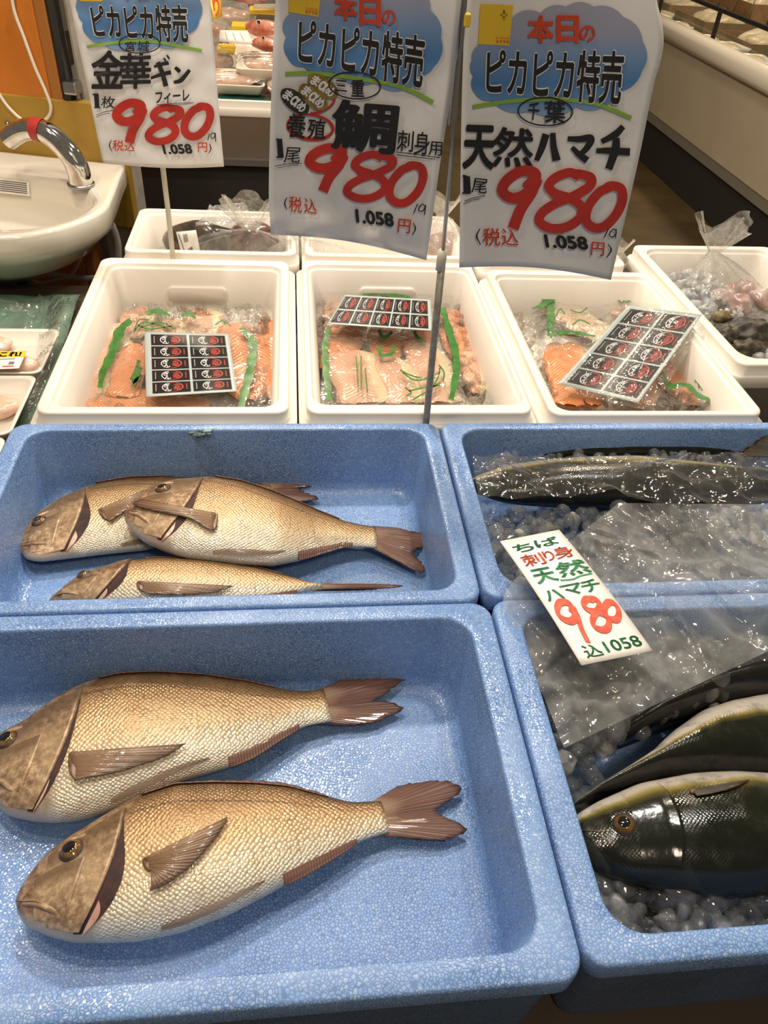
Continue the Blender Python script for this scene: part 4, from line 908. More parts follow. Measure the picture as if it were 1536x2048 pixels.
s1.lay('quantity_note', Ink().brush([(616, 600), (622, 690)], [30, 30], sm=False).brush([(592, 605), (620, 603)], 9, sm=False).brush([(602, 690), (642, 688)], 7, sm=False).text('枚', bxq(648, 616, 736, 692, .04, 4), .012).brush([(616, 736), (670, 716), (726, 707)], 4).brush([(616, 750), (660, 732), (702, 724)], 4), M['ink'], .0032)
d = Ink()
for st, w in nine(bxq(740, 655, 960, 918, -.02, -8), 58)+eight(bxq(935, 680, 1165, 912, 0, 2), 48)+zero(bxq(1165, 672, 1360, 884, 0, -2), 50): d.brush(st, w)
# straight downstroke of the first figure
s1.lay('price_figures', d, M['red'], .0024)
s1.lay('tax_note', Ink().text('税', bxq(720, 896, 792, 966, 0), .012).text('込', bxq(796, 900, 862, 968, 0), .012), M['print_red'], .0034)
s1.lay('yen_character', Ink().text('円', bxq(1266, 912, 1326, 974, 0), .016), M['print_red'], .0034)
for br in ([(714, 896), (700, 930), (716, 968)], [(1340, 920), (1350, 950), (1338, 980)]): s1.lay('bracket', Ink().brush(br, [4, 8, 4]), M['ink'], .0034)
s1.lay('tax_price', Ink().text('1.058', bxq(1042, 922, 1228, 986, -.02, -8), .05), M['ink'], .0034)
s1.lay('handwritten_yen', Ink().brush([(1340, 858), (1330, 898)], 6, sm=False).brush([(1350, 862), (1352, 884), (1368, 882), (1376, 862), (1362, 850), (1350, 862)], 6).brush([(1378, 850), (1380, 906)], 6, sm=False), M['ink'], .0034)

# ---- hand-written card lying on the plastic over the right boxes
cq = [P(1000, 1083, .905), P(1118, 1060, .903), P(1305, 1302, .892), P(1163, 1331, .894)]
rc = thing('price_card', 'hand-written white price card lying on the plastic sheet over the yellowtail', 'card', np.mean(cq, 0))
def cardp(u, v, off=0.): q = quad(cq, u, v); return q+np.array([0, 0, off+.004*math.sin(v*3.1)])
cardV = [cardp(i/8, j/20) for i in range(9) for j in range(21)]
solid(link_mesh('card', cardV, grid_faces(8, 20), M['card'], rc), .0012, 0)
def cardlay(name, ink, m, off): link_mesh(name, [cardp(a, b, off) for a, b in ink.v], ink.f, m, rc, smooth=False)
U = lambda x0, y0, x1, y1, sl=0.0, sh=0.0: [(x0+sh, y0-sl), (x1+sh, y0+sl), (x1-sh, y1+sl), (x0-sh, y1-sl)]
cardlay('green_lettering', Ink().text('ち', U(.10, .06, .42, .135), .03).text('ば', U(.46, .05, .86, .125), .025), M['green_ink'], .0012)
cardlay('green_lettering', Ink().text('天', U(.10, .29, .44, .415), .035).text('然', U(.48, .275, .98, .40), .03).brush([(.44, .415), (.62, .425), (.76, .412), (.95, .41)], .012), M['green_ink'], .0012)
cardlay('green_lettering', Ink().text('ハ', U(.08, .47, .34, .555), .035).text('マ', U(.36, .455, .68, .54), .03).text('チ', U(.66, .45, .95, .545), .03), M['green_ink'], .0012)
cardlay('green_lettering', Ink().text('込', U(.12, .885, .36, .97), .02).text('1058', U(.42, .885, .93, .96), .02), M['green_ink'], .0012)
cardlay('red_lettering', Ink().text('刺', U(.10, .16, .44, .265), .015).text('り', U(.46, .16, .62, .25), .02).text('身', U(.62, .15, .94, .25), .015), M['red_marker'], .0014)
d = Ink()
for st, w in nine(U(.10, .57, .44, .88, 0, -.03), .055)+eight(U(.44, .58, .76, .82), .05)+zero(U(.70, .635, .96, .77), .05): d.brush(st, w)
cardlay('red_figures', d, M['red_marker'], .0018)

i_ = Ink().text('ご注意', U(.02, .2, .52, .75), .01)
for k in range(6): i_.brush([(.60, .12+k*.14), (.97, .12+k*.14)], .05, sm=False)
link_mesh('notice_lettering', [NOTICE(a, b, .0012) for a, b in i_.v], i_.f, M['ink'], bpy.data.objects['hand_basin'], smooth=False)
# ------------------------------------------------------------------ ice
_ico = bmesh.new(); bmesh.ops.create_icosphere(_ico, subdivisions=2, radius=1)
ICOV = np.array([v.co[:] for v in _ico.verts]); ICOF = np.array([[v.index for v in f.verts] for f in _ico.faces]); _ico.free()
def chunk(c, r):
    # a lump of ice: a few random planes cut an ellipsoid, edges rounded
    v = ICOV.copy()
    for _ in range(rng.integers(5, 10)):
        n = rng.normal(size=3); n /= np.linalg.norm(n); h = rng.uniform(.5, .85); d = v@n; ex = np.clip(d-h, 0, None); v -= np.outer(ex*.97, n)
    v *= rng.uniform(.6, 1.15, 3); q = rng.normal(size=4); q /= np.linalg.norm(q); w, x, y, z = q
    R = np.array([[1-2*(y*y+z*z), 2*(x*y-w*z), 2*(x*z+w*y)], [2*(x*y+w*z), 1-2*(x*x+z*z), 2*(y*z-w*x)], [2*(x*z-w*y), 2*(y*z+w*x), 1-2*(x*x+y*y)]])
    return (v@R.T)*r+np.array(c)
def ice(name, label, regions, material, beds=()):
    V, F, n = [], [], 0; MI, SM = [], []
    for ri, (poly, zf, count, rmin, rmax) in enumerate(regions):          # poly: (x0,x1,y0,y1) world, zf(x,y)->level
        for _ in range(count):
            x, y = rng.uniform(poly[0], poly[1]), rng.uniform(poly[2], poly[3]); z = zf(x, y)
            if z is None: continue
            r = rmin+(rmax-rmin)*rng.random()**1.6; V.append(chunk((x, y, z+rng.uniform(-.6, .5)*r), r)); F.append(ICOF+n); n += len(ICOV); MI += [1 if ri in beds else 0]*len(ICOF); SM += [rng.random() < .7]*len(ICOF)
    o = link_mesh(name, np.vstack(V), np.vstack(F), [material, M['ice_bed']], smooth=False, matidx=MI); o.data.polygons.foreach_set('use_smooth', SM)
    tag(o, label, 'ice', kind='stuff'); return o
def bed_mesh(x0, x1, y0, y1, zf, nx=40, ny=40):
    return [(x0+(x1-x0)*i/nx, y0+(y1-y0)*j/ny, zf(x0+(x1-x0)*i/nx, y0+(y1-y0)*j/ny)) for i in range(nx+1) for j in range(ny+1)], grid_faces(nx, ny)
def nz(x, y, k=1., s=0): return noise.noise(Vector((x*k, y*k, s)))
M['ice_bed'] = ice_mat('packed_ice', (.97, .98, .98), .42, (.90, .91, .91))

def inbox(z0, y_lo, y_hi, slope=0.): return lambda x, y: z0+slope*(y-y_lo)+.006*nz(x, y, 22)
# back right blue box
def ur(x, y):
    z = .812+.010*nz(x, y, 14)+.014*max(0, (y-.93)/.05); 
    return z
ice('crushed_ice', 'crushed ice filling the back right blue box around the sealed fish', [((.272, .84, .668, .845), lambda x, y: ur(x, y), 620, .006, .017), ((.272, .84, .668, .84), lambda x, y: ur(x, y)-.016, 330, .010, .018), ((.30, .84, .90, .962), lambda x, y: .825+.01*nz(x, y, 9), 210, .006, .013)], M['ice'], (1,))
def lr(x, y): return .808+.010*nz(x, y, 14, 4)+.02*max(0, (y-.5)/.1)
def lrz(x, y):
    # the left strip and the back of the box, leaving the fish clear
    line = .44+(x-.30)*.35
    return lr(x, y) if y > line else None
ice('crushed_ice', 'crushed ice at the back and left of the front right blue box', [((.278, .82, .40, .585), lrz, 700, .007, .019), ((.278, .66, .42, .585), lambda x, y: (lambda z: z and z-.016)(lrz(x, y)), 200, .010, .018),
     ((.272, .325, .30, .45), lambda x, y: .785+.008*nz(x, y, 20), 75, .007, .017)], M['ice'], (1,))
ice('crushed_ice', 'clear ice lumps along the front of the front right blue box', [((.285, .82, .250, .318), lambda x, y: .792+.012*nz(x, y, 14, 8), 230, .010, .021), ((.285, .82, .25, .315), lambda x, y: .772+.006*nz(x, y, 14, 8), 210, .010, .018)], M['ice'], (1,))

# ------------------------------------------------------------------ salmon fillets, bags and label sheets
def salmon(name, flesh, line, skin=None, k=150):
    t = NT(name); uv = t.uv('UVMap'); sp = t.n('ShaderNodeSeparateXYZ'); t.l(uv, sp.inputs[0])
    a = t.math('ABSOLUTE', t.math('SUBTRACT', sp.outputs[1], .5))
    w = t.math('SINE', t.math('ADD', t.math('MULTIPLY', t.math('ADD', sp.outputs[0], t.math('MULTIPLY', a, -.35)), k), t.math('MULTIPLY', t.noise(12, 3), 6.0)))
    m_ = t.ramp(w, [(.62, (0, 0, 0)), (.95, (.75, .75, .75))])
    c = t.mix(m_, flesh, line); c = t.mix(t.ramp(t.noise(30, 4), [(.45, (0,)*3), (.8, (.5,)*3)]), c, line)
    if skin: c = t.mix(t.ramp(sp.outputs[1], [(.66, (0,)*3), (.72, (1,)*3)]), c, skin)
    b = t.bsdf(Base_Color=c, Roughness=.25, Coat_Weight=.3); b.inputs['Subsurface Weight'].default_value = .15; b.inputs['Subsurface Radius'].default_value = (.01, .004, .002)
    t.l(t.bump(t.math('ADD', w, t.noise(60, 3)), .25, .0012), b.inputs['Normal']); return t.done(b.outputs[0])
M['salmon'] = salmon('salmon_flesh', (.58, .19, .06), (.68, .38, .20))
M['salmon_pink'] = salmon('salmon_pink_flesh', (.56, .29, .18), (.66, .45, .31), skin=(.64, .50, .31))
M['salmon_belly'] = salmon('salmon_belly', (.58, .40, .26), (.68, .54, .38), skin=(.60, .50, .34))
def fillet(label, ends, width, z, material, thick=.0085, taper=(.55, 1.0, .35), roll=0.):
    width *= 1.45
    a, b = P(*ends[0], z), P(*ends[1], z); ex = b-a; L = np.linalg.norm(ex); ex /= L; ey = np.array([-ex[1], ex[0], 0]); nu, nv = 26, 12; V, U = [], []
    root = None
    for s_ in (1, -1):
        for i in range(nu+1):
            u = i/nu; w = width*np.interp(u, [0, .04, .3, .75, .97, 1], [taper[0]*.5, taper[0], taper[1], taper[1]*.8, taper[2], taper[2]*.4])/2
            for j in range(nv+1):
                v = j/nv; y = (v-.5)*2; h = thick*max(0, 1-abs(y)**5)**.5*(math.sin(math.pi*min(.985, max(.015, u)))**.22)*(1-.35*v); p = a+ex*(u*L)+ey*(y*w+.010*math.sin(u*3)*roll)
                V.append(p+np.array([0, 0, (h if s_ > 0 else -.003)+.006*nz(p[0], p[1], 16)+.002*nz(p[0], p[1], 45)])); U.append((u, v))
    F = grid_faces(nu, nv); n = (nu+1)*(nv+1); F2 = [tuple(x+n for x in f[::-1]) for f in F]
    o = link_mesh('salmon_fillet', V, F+F2, material, uv=U, recalc=True)
    return tag(o, label, 'fillet', 'salmon fillets in the white boxes')
ZF = .782
# left white box
fillet('bright orange salmon fillet left of the upright label sheet in the left white box', ((270, 690), (245, 795)), .050, ZF+.004, M['salmon'], taper=(.5, 1, .8))
fillet('salmon fillet right of the upright label sheet in the left white box', ((470, 648), (500, 805)), .085, ZF+.002, M['salmon'])
fillet('pale-edged salmon fillet along the left side of the left white box', ((235, 650), (185, 800)), .060, ZF-.002, M['salmon_pink'])
fillet('salmon fillet against the right wall of the left white box', ((535, 640), (548, 800)), .050, ZF-.004, M['salmon'])
fillet('salmon fillet under the label sheet in the left white box', ((340, 640), (345, 806)), .075, ZF-.004, M['salmon_pink'])
fillet('salmon fillet across the front of the left white box', ((160, 800), (420, 806)), .055, ZF-.004, M['salmon'])
# middle white box
fillet('orange salmon fillet at the left below the curved label sheet in the middle box', ((700, 640), (665, 745)), .060, ZF, M['salmon'], taper=(.9, 1, .6))
fillet('orange salmon fillet behind the green bag letters in the middle box', ((765, 640), (775, 740)), .05, ZF-.002, M['salmon'])
fillet('dark orange salmon fillet right of centre in the middle box', ((830, 645), (845, 730)), .055, ZF-.002, M['salmon'])
fillet('wide pale pink salmon fillet at the front left of the middle box', ((700, 705), (735, 806)), .085, ZF+.004, M['salmon_pink'], taper=(.8, 1, .9))
fillet('pink salmon fillet with a cream edge in the front middle of the middle box', ((772, 708), (815, 806)), .060, ZF+.004, M['salmon_pink'], taper=(.5, 1, .9))
fillet('pink salmon fillet behind the grey pole in the middle box', ((845, 690), (885, 806)), .065, ZF+.002, M['salmon_pink'], taper=(.6, 1, .9))
fillet('salmon fillet at the right wall of the middle box', ((930, 640), (955, 790)), .055, ZF-.006, M['salmon_pink'])
fillet('small salmon end piece at the back of the middle box', ((775, 580), (810, 590)), .030, ZF+.006, M['salmon'], taper=(.8, 1, .8))
# right white box
fillet('pale belly fillet in the upper bag of the right salmon box', ((1080, 600), (1250, 690)), .075, ZF, M['salmon_belly'])
fillet('cream belly fillet at the back of the right salmon box', ((1110, 585), (1240, 600)), .045, ZF, M['salmon_belly'])
fillet('pink fillet at the back right of the right salmon box', ((1200, 600), (1280, 640)), .05, ZF, M['salmon_pink'])
fillet('orange salmon strip at the front left of the right salmon box', ((1112, 690), (1140, 812)), .050, ZF, M['salmon'], taper=(.6, 1, .8))
fillet('second orange salmon strip beside the tilted label sheet in the right salmon box', ((1140, 690), (1190, 812)), .055, ZF-.002, M['salmon'])
fillet('orange salmon fillet at the right of the tilted label sheet', ((1340, 700), (1390, 812)), .085, ZF, M['salmon'])
fillet('salmon fillet lying under the tilted label sheet near the front', ((1240, 700), (1290, 812)), .075, ZF-.003, M['salmon'])

fillet('salmon fillet at the back left of the left white box', ((285, 615), (265, 680)), .055, ZF-.002, M['salmon_pink'])
fillet('salmon fillet at the back of the left white box behind the label sheet', ((400, 618), (420, 680)), .060, ZF-.002, M['salmon_pink'])
fillet('pale salmon fillet at the back left of the middle box', ((680, 600), (670, 680)), .050, ZF-.003, M['salmon_pink'])
fillet('orange salmon fillet at the right of the middle box behind the pole', ((900, 620), (915, 720)), .045, ZF-.002, M['salmon'])
def region(x0, x1, y0, y1, z, n, a=.004, b=.010, keep=None): return ((x0, x1, y0, y1), (lambda x, y: (z+.006*nz(x, y, 20)) if keep is None or keep(x, y) else None), n, a, b)
ice('crushed_ice', 'melting ice around the fillets in the left white box', [region(-.355, -.055, 1.44, 1.56, .784, 300), region(-.355, -.30, 1.09, 1.5, .784, 110), region(-.09, -.055, 1.1, 1.5, .788, 130), region(-.34, -.06, 1.09, 1.13, .782, 70), region(-.34, -.06, 1.1, 1.5, .772, 220)], M['ice_warm'])
ice('crushed_ice', 'melting ice around the fillets in the middle white box', [region(.045, .36, 1.47, 1.57, .788, 330), region(.045, .085, 1.1, 1.5, .786, 150), region(.30, .355, 1.1, 1.5, .784, 190), region(.06, .34, 1.1, 1.45, .772, 220)], M['ice_warm'])
ice('crushed_ice', 'melting ice around the fillets in the right salmon box', [region(.452, .49, 1.2, 1.5, .79, 120), region(.70, .765, 1.08, 1.22, .784, 120), region(.46, .76, 1.48, 1.545, .782, 170), region(.46, .76, 1.1, 1.5, .770, 220)], M['ice_warm'])

def creases(seed, n, box, ang=(0, 180), amp=(.002, .006), wid=(.005, .012), ln=(.05, .16)):
    r = np.random.default_rng(seed); L = []
    for _ in range(n):
        a = math.radians(r.uniform(*ang)); L.append((r.uniform(box[0], box[1]), r.uniform(box[2], box[3]), math.cos(a), math.sin(a), r.uniform(*amp)*(1 if r.random() < .7 else -1), r.uniform(*wid), r.uniform(*ln)))
    def f(x, y):
        z = 0
        for cx, cy, dx, dy, A, w, l in L:
            u = (x-cx)*dx+(y-cy)*dy; v = abs(-(x-cx)*dy+(y-cy)*dx)
            if v < w and abs(u) < l: z += A*(1-v/w)*(1-(u/l)**2)
        return z
    return f
M['film_shiny'] = film('shiny_wrap', haze=.05, scale=34, strength=1.6, rough=.06, refl=1.6)
def drape(name, quadpx, z, nu=64, nv=64, amp=.004, material='film', freq=26, seed=0, ncr=14):
    V = []; c4 = [P(a, b, z(.5, .5) if callable(z) else z) for a, b in quadpx]; xs = [c[0] for c in c4]; ys = [c[1] for c in c4]; sz = max(xs)-min(xs)
    cr = creases(seed+50, ncr, (min(xs), max(xs), min(ys), max(ys)), (0, 180), (amp*.5, amp*1.3), (sz*.02, sz*.05), (sz*.15, sz*.5)) if ncr else (lambda x, y: 0)
    for i in range(nu+1):
        for j in range(nv+1):
            u, v = i/nu, j/nv; q = quad(quadpx, u, v); zz = z(u, v) if callable(z) else z
            p = P(q[0], q[1], zz); r = noise.turbulence(Vector((p[0]*freq*.7, p[1]*freq*.7, seed)), 2, True)
            r2 = abs(nz(p[0], p[1], freq*.45, seed+4)); V.append(p+np.array([0, 0, amp*(r*.25+r2*1.6-.4)+cr(p[0], p[1])]))
    return link_mesh(name, V, grid_faces(nu, nv), M[material], None)
def child_ribbon(bag, px, w, zf, name='printed_band', m='bag_green', seed=0):
    c = resample(catmull(px, 8), 26); V = []; wv = w if hasattr(w, '__len__') else [w, w]
    for i, p in enumerate(c):
        t = c[min(i+1, len(c)-1)]-c[max(i-1, 0)]; t /= np.linalg.norm(t)+1e-9; nn = np.array([-t[1], t[0]]); W = np.interp(i/25, np.linspace(0, 1, len(wv)), wv)*(1+.15*math.sin(i*1.3+seed))
        for k in (-.5, 0, .5):
            q = p+nn*W*k; z = zf(i/25); pt = P(q[0], q[1], z); V.append(pt+np.array([0, 0, .0015*nz(pt[0], pt[1], 60, seed)+.0003*(1-abs(k)*2)]))
    return link_mesh(name, V, grid_faces(25, 2), M[m], bag)
def bagroot(label, o, group='clear bags printed with green bands'):
    return tag(o, label, 'bag', group)
def scribbles(bag, strokes, w, z, name='printed_drawing'):
    i = Ink()
    for s_ in strokes: i.brush(s_, w)
    return link_mesh(name, [P(x, y, z) for x, y in i.v], i.f, M['bag_green'], bag, smooth=False)
ZB = .800
bag1 = bagroot('clear bag with green bands over the fillets of the left white box', drape('salmon_bag', [(255, 625), (520, 640), (545, 815), (170, 815)], lambda u, v: ZB+.004*math.sin(u*9), amp=.004, seed=1))
child_ribbon(bag1, [(262, 640), (240, 662), (222, 710), (205, 745), (200, 775)], [10, 20, 18, 14, 10], lambda a: ZB+.004)
child_ribbon(bag1, [(482, 655), (505, 685), (500, 740), (488, 790), (482, 815)], [10, 18, 18, 17, 14], lambda a: ZB+.004)
child_ribbon(bag1, [(292, 625), (315, 622), (340, 630)], [6, 12, 4], lambda a: ZB+.006); child_ribbon(bag1, [(362, 632), (378, 628), (392, 636)], [4, 10, 4], lambda a: ZB+.006)
scribbles(bag1, [[(270, 660), (285, 645), (310, 648), (330, 655)], [(275, 650), (300, 658), (345, 652)], [(268, 665), (278, 640), (300, 640)], [(280, 655), (320, 645), (350, 658)], [(430, 650), (445, 642), (462, 652)]], 2.5, ZB+.007)
scribbles(bag1, [[(278, 720), (270, 745), (262, 760)], [(282, 735), (268, 770)], [(265, 765), (280, 755)]], 7, ZB+.005, 'printed_letters')
bag2 = bagroot('clear bag with green bands over the fillets of the middle white box', drape('salmon_bag', [(655, 560), (905, 590), (930, 812), (640, 812)], lambda u, v: ZB+.004*math.sin(u*9+1), amp=.004, seed=2))
child_ribbon(bag2, [(658, 655), (650, 690), (652, 740), (655, 770), (658, 800)], [10, 12, 14, 14, 12], lambda a: ZB+.004)
child_ribbon(bag2, [(885, 615), (898, 660), (912, 710), (910, 760), (902, 800)], [10, 14, 14, 14, 10], lambda a: ZB+.004)
child_ribbon(bag2, [(725, 590), (755, 583), (785, 590), (820, 595)], [6, 10, 9, 5], lambda a: ZB+.006)
scribbles(bag2, [[(757, 660), (768, 675), (785, 664)], [(760, 690), (762, 710), (785, 708)], [(785, 690), (788, 708)], [(828, 662), (835, 675), (846, 680)]], 7, ZB+.006, 'printed_letters')
scribbles(bag2, [[(800, 740), (820, 750), (850, 756), (880, 745)], [(805, 745), (830, 760), (870, 755)], [(810, 775), (822, 785), (812, 792)], [(818, 782), (850, 775), (880, 770)], [(878, 730), (888, 745), (886, 762)], [(880, 735), (876, 755), (860, 780)], [(825, 800), (850, 785), (880, 765)]], 3, ZB+.007)
scribbles(bag2, [[(722, 712), (722, 780)], [(730, 735), (735, 785)], [(712, 712), (716, 770)]], 2.5, ZB+.007, 'printed_text_rows')
bag3 = bagroot('clear bag with green bands at the back of the right salmon box', drape('salmon_bag', [(1030, 560), (1275, 565), (1285, 705), (1085, 700)], lambda u, v: ZB+.006*math.sin(u*8), amp=.005, seed=3))
child_ribbon(bag3, [(1140, 583), (1175, 573), (1208, 572)], [4, 11, 13], lambda a: ZB+.008); child_ribbon(bag3, [(1214, 574), (1245, 577), (1266, 586)], [14, 12, 10], lambda a: ZB+.008)
child_ribbon(bag3, [(1102, 600), (1101, 635), (1102, 672)], 14, lambda a: ZB+.008); child_ribbon(bag3, [(1072, 588), (1090, 596), (1110, 600)], [4, 14, 10], lambda a: ZB+.009); child_ribbon(bag3, [(1064, 618), (1085, 610), (1106, 598)], [4, 10, 10], lambda a: ZB+.009); child_ribbon(bag3, [(1100, 674), (1130, 664), (1190, 672)], [8, 8, 3], lambda a: ZB+.008)
scribbles(bag3, [[(1112, 632), (1120, 618), (1130, 628)], [(1140, 620), (1160, 625), (1175, 615)], [(1145, 650), (1160, 640), (1180, 648)], [(1240, 580), (1238, 600), (1246, 605), (1250, 590), (1242, 580)], [(1250, 605), (1265, 598)]], 3, ZB+.010)
bag4 = bagroot('clear bag with green bands at the right front of the right salmon box', drape('salmon_bag', [(1290, 690), (1385, 690), (1450, 812), (1270, 812)], lambda u, v: ZB+.006*math.sin(u*8), amp=.005, seed=4))
child_ribbon(bag4, [(1322, 745), (1340, 772), (1372, 770), (1395, 790), (1420, 800)], [8, 12, 10, 12, 8], lambda a: ZB+.008); child_ribbon(bag4, [(1390, 745), (1402, 765), (1422, 790)], [14, 16, 4], lambda a: ZB+.008)

def label_sheet(label, q, z, cols, rows, mx=.035, my=.03, gapx=.03, gapy=.018, rotate=False, left=.06):
    S_ = lambda u, v, off=0.: (lambda w: P(w[0], w[1], z(u, v))+np.array([0, 0, off]))(quad(q, u, v))
    c = S_(.5, .5); root = thing('label_sheet', label, 'labels', c, 'sheets of black product labels')
    nu, nv = 24, 30
    o = link_mesh('backing_sheet', [S_(i/nu, j/nv) for i in range(nu+1) for j in range(nv+1)], grid_faces(nu, nv), M['label_grey'], root); solid(o, .0006, -1)
    for r in range(rows):
        for k in range(cols):
            u0 = left+(1-left-mx)*(k/cols)+gapx/2; u1 = left+(1-left-mx)*((k+1)/cols)-gapx/2; v0 = my+(1-2*my)*r/rows+gapy/2; v1 = my+(1-2*my)*(r+1)/rows-gapy/2
            lab = link_mesh('label', [S_(u0+(u1-u0)*i/8, v0+(v1-v0)*j/8, .0009) for i in range(9) for j in range(9)], grid_faces(8, 8), M['label_black'], root)
            def on(a, b, off): return S_(u0+(u1-u0)*a, v0+(v1-v0)*b, off)
            w = Ink()
            # layout inside a label: white kana left, red characters right, half-white half-red ring
            w.text('ぎ', U(.30, .18, .46, .52), .02).text('ん', U(.32, .52, .50, .86), .02)
            w.brush([(.53+.27*math.cos(t), .5+.42*math.sin(t)) for t in np.linspace(1.9, 4.4, 16)], .022, 1)
            for yy in range(6): w.brush([(.09, .2+yy*.11), (.09, .25+yy*.11)], .022, sm=False)
            e = Ink(); e.text('金', U(.55, .20, .75, .50), .0).text('華', U(.55, .50, .75, .80), .0); e.brush([(.53+.27*math.cos(t), .5+.42*math.sin(t)) for t in np.linspace(-1.85, 1.85, 18)], .034, 1)
            for yy in range(5): e.brush([(.90, .25+yy*.11), (.90, .32+yy*.11)], .03, sm=False)
            link_mesh('white_print', [on(a, b, .0014) for a, b in w.v], w.f, M['white_ink'], lab, smooth=False); link_mesh('red_print', [on(a, b, .0014) for a, b in e.v], e.f, M['label_pink'], lab, smooth=False)
    return root
label_sheet('upright sheet of ten black labels on the bag in the left white box', [(289, 664), (457, 668), (474, 783), (292, 794)], lambda u, v: .818+.004*math.sin(u*6), 2, 5)
label_sheet('arched sheet of black labels across the back of the middle white box', [(690, 590), (862, 600), (866, 662), (655, 648)], lambda u, v: .822+.010*math.sin(u*3.1), 5, 2, left=.01, gapx=.016, gapy=.05, my=.03)
label_sheet('slanted sheet of ten black labels rising out of the right salmon box', [(1256, 611), (1404, 630), (1276, 806), (1116, 768)], lambda u, v: .872-.055*v+.012*u*(1-v)-.012*math.sin(u*3.1), 2, 5)
o = drape('label_sleeve', [(1240, 600), (1428, 625), (1300, 822), (1105, 780)], lambda u, v: .884-.062*v+.012*u*(1-v)-.010*math.sin(u*3.1), amp=.003, seed=6, freq=20); tag(o, 'clear sleeve wrapped around the slanted label sheet', 'bag')

# ------------------------------------------------------------------ plastic over the right blue boxes
def big_sheet():
    cr = creases(5, 44, (.26, .75, .40, .92), (0, 180), (.004, .010), (.005, .013), (.05, .18))
    L = resample(catmull([(1238, 1006), (1130, 1090), (1010, 1185), (1040, 1290), (1090, 1400), (1128, 1496)], 8), 121)
    R = resample(catmull([(1700, 1010), (1700, 1080), (1700, 1150), (1700, 1190), (1700, 1225)], 8), 121)
    V = []
    for i in range(161):
        for j in range(121):
            u = i/160; q = L[j]*(1-u)+R[j]*u; z = .872
            p = P(q[0], q[1], z); x, y = p[0], p[1]; over = math.exp(-((y-.626)/.05)**2)
            r1 = 1-abs(nz(x+.03*nz(x, y, 9, 5), y, 13, 1))*2; r2 = 1-abs(nz(x, y*.8, 30, 2))*2
            zz = .853+.018*over+cr(x, y)+.006*max(0, r1-.55)*2+.0022*max(0, r2-.4)+.004*nz(x, y, 7, 9)+ (.012*max(0, .06-x+.27) if x < .33 else 0)
            V.append(P(q[0], q[1], zz))
    return link_mesh('plastic_sheet', V, grid_faces(160, 120), M['film_sheet'])
M['film_sheet'] = film('plastic_sheet', haze=.20, scale=22, strength=1.3, rough=.06, hazecol=(.82, .82, .79))
tag(big_sheet(), 'large clear plastic sheet spread across the two right blue boxes under the price card', 'plastic sheet')
o = drape('fish_wrap', [(945, 912), (1700, 915), (1700, 1030), (955, 1000)], lambda u, v: .868-.012*abs(v-.45)*2, nu=150, nv=50, amp=.005, material='film_shiny', freq=22, seed=8, ncr=40)
M_ = None
tag(o, 'shiny clear wrap around the sealed yellowtail in the back right blue box', 'bag')
# ------------------------------------------------------------------ trays on the left
zt_ = .735
o = drape('green_liner', [(-160, 592), (160, 590), (70, 860), (-230, 900)], .694, amp=.008, material='green_sheet', freq=12, seed=11)
tag(o, 'crumpled green liner paper under the fish trays at the left', 'liner paper')
def film_at(label, q, z, **k): return tag(drape('cling_film', q, z, **k), label, 'plastic film')
film_at('clear film standing crumpled beside the fish trays at the left', [(100, 592), (163, 588), (70, 860), (40, 850)], lambda u, v: .715+.035*math.sin(u*2.6)*(1-v*.4), material='film_shiny', amp=.010, seed=13, freq=20)
film_at('clear film lying on the green liner behind the fish trays', [(-60, 600), (130, 598), (110, 655), (-60, 660)], .706, material='film_shiny', amp=.010, seed=14, freq=24)
def foam_tray(label, x0, x1, y0, y1, z, h=.030, group='white foam fish trays at the left', name='fish_tray'):
    root = thing(name, label, 'tray', ((x0+x1)/2, (y0+y1)/2, z-h), group); m = MB(); r = .018
    m.loft([rr(x0+.016, x1-.016, y0+.016, y1-.016, r*.7, z-h), rr(x0+.001, x1-.001, y0+.001, y1-.001, r, z-.003), rr(x0, x1, y0, y1, r, z), rr(x0+.006, x1-.006, y0+.006, y1-.006, r, z), rr(x0+.009, x1-.009, y0+.009, y1-.009, r, z-.003), rr(x0+.022, x1-.022, y0+.022, y1-.022, r*.7, z-h+.003)])
    m.out('tray', M['white_foam'], root); return root
ta = P(120, 658, zt_); tb = P(88, 747, zt_)
t1 = foam_tray('white foam tray holding a pale fish cut with a yellow price label', -.78, float(ta[0])+.002, float(tb[1]), float(ta[1]), zt_)
tc = P(62, 757, zt_)
t2 = foam_tray('second white foam tray, nearer than the one with the yellow label', -.80, float(tc[0])+.01, float(tb[1])-.205, float(tb[1])-.008, zt_)
t3 = foam_tray('white foam tray at the left edge nearest the blue boxes', -.84, float(P(12, 880, zt_)[0]), float(tb[1])-.40, float(tb[1])-.212, zt_)
M['fish_cut'] = mat('pale_fish_cut', (.66, .42, .32), .25, col2=(.74, .58, .44), nscale=30, sss=.1, bump=.2)
def cut(label, c, r, seed, rz=0, m='fish_cut', group=None):
    return tag(MB().blob(c, r, seed, .25, 1.4, 22, 12, rz).out('fish_cut', M[m]), label, 'fish', group)
c = P(35, 722, .722); cut('pale pink fish cut in the tray with the yellow label', (c[0]-.018, c[1]-.004, .722), (.064, .026, .017), 3, -.3)
c = P(-20, 690, .725); cut('whitish fish piece at the back of the tray with the yellow label', (c[0]-.01, c[1]+.01, .722), (.05, .026, .016), 5, -.2)
c = P(0, 815, .722); cut('reddish fish piece in the second foam tray', (c[0], c[1], .722), (.035, .030, .016), 8, .3)
lq = [P(-30, 704, .746), P(54, 702, .746), P(38, 737, .746), P(-40, 740, .746)]
rl = thing('price_label', 'yellow and white price label on the fish cut in the left tray', 'label', np.mean(lq, 0))
LB = lambda u, v, o=0.: quad(lq, u, v)+np.array([0, 0, o])
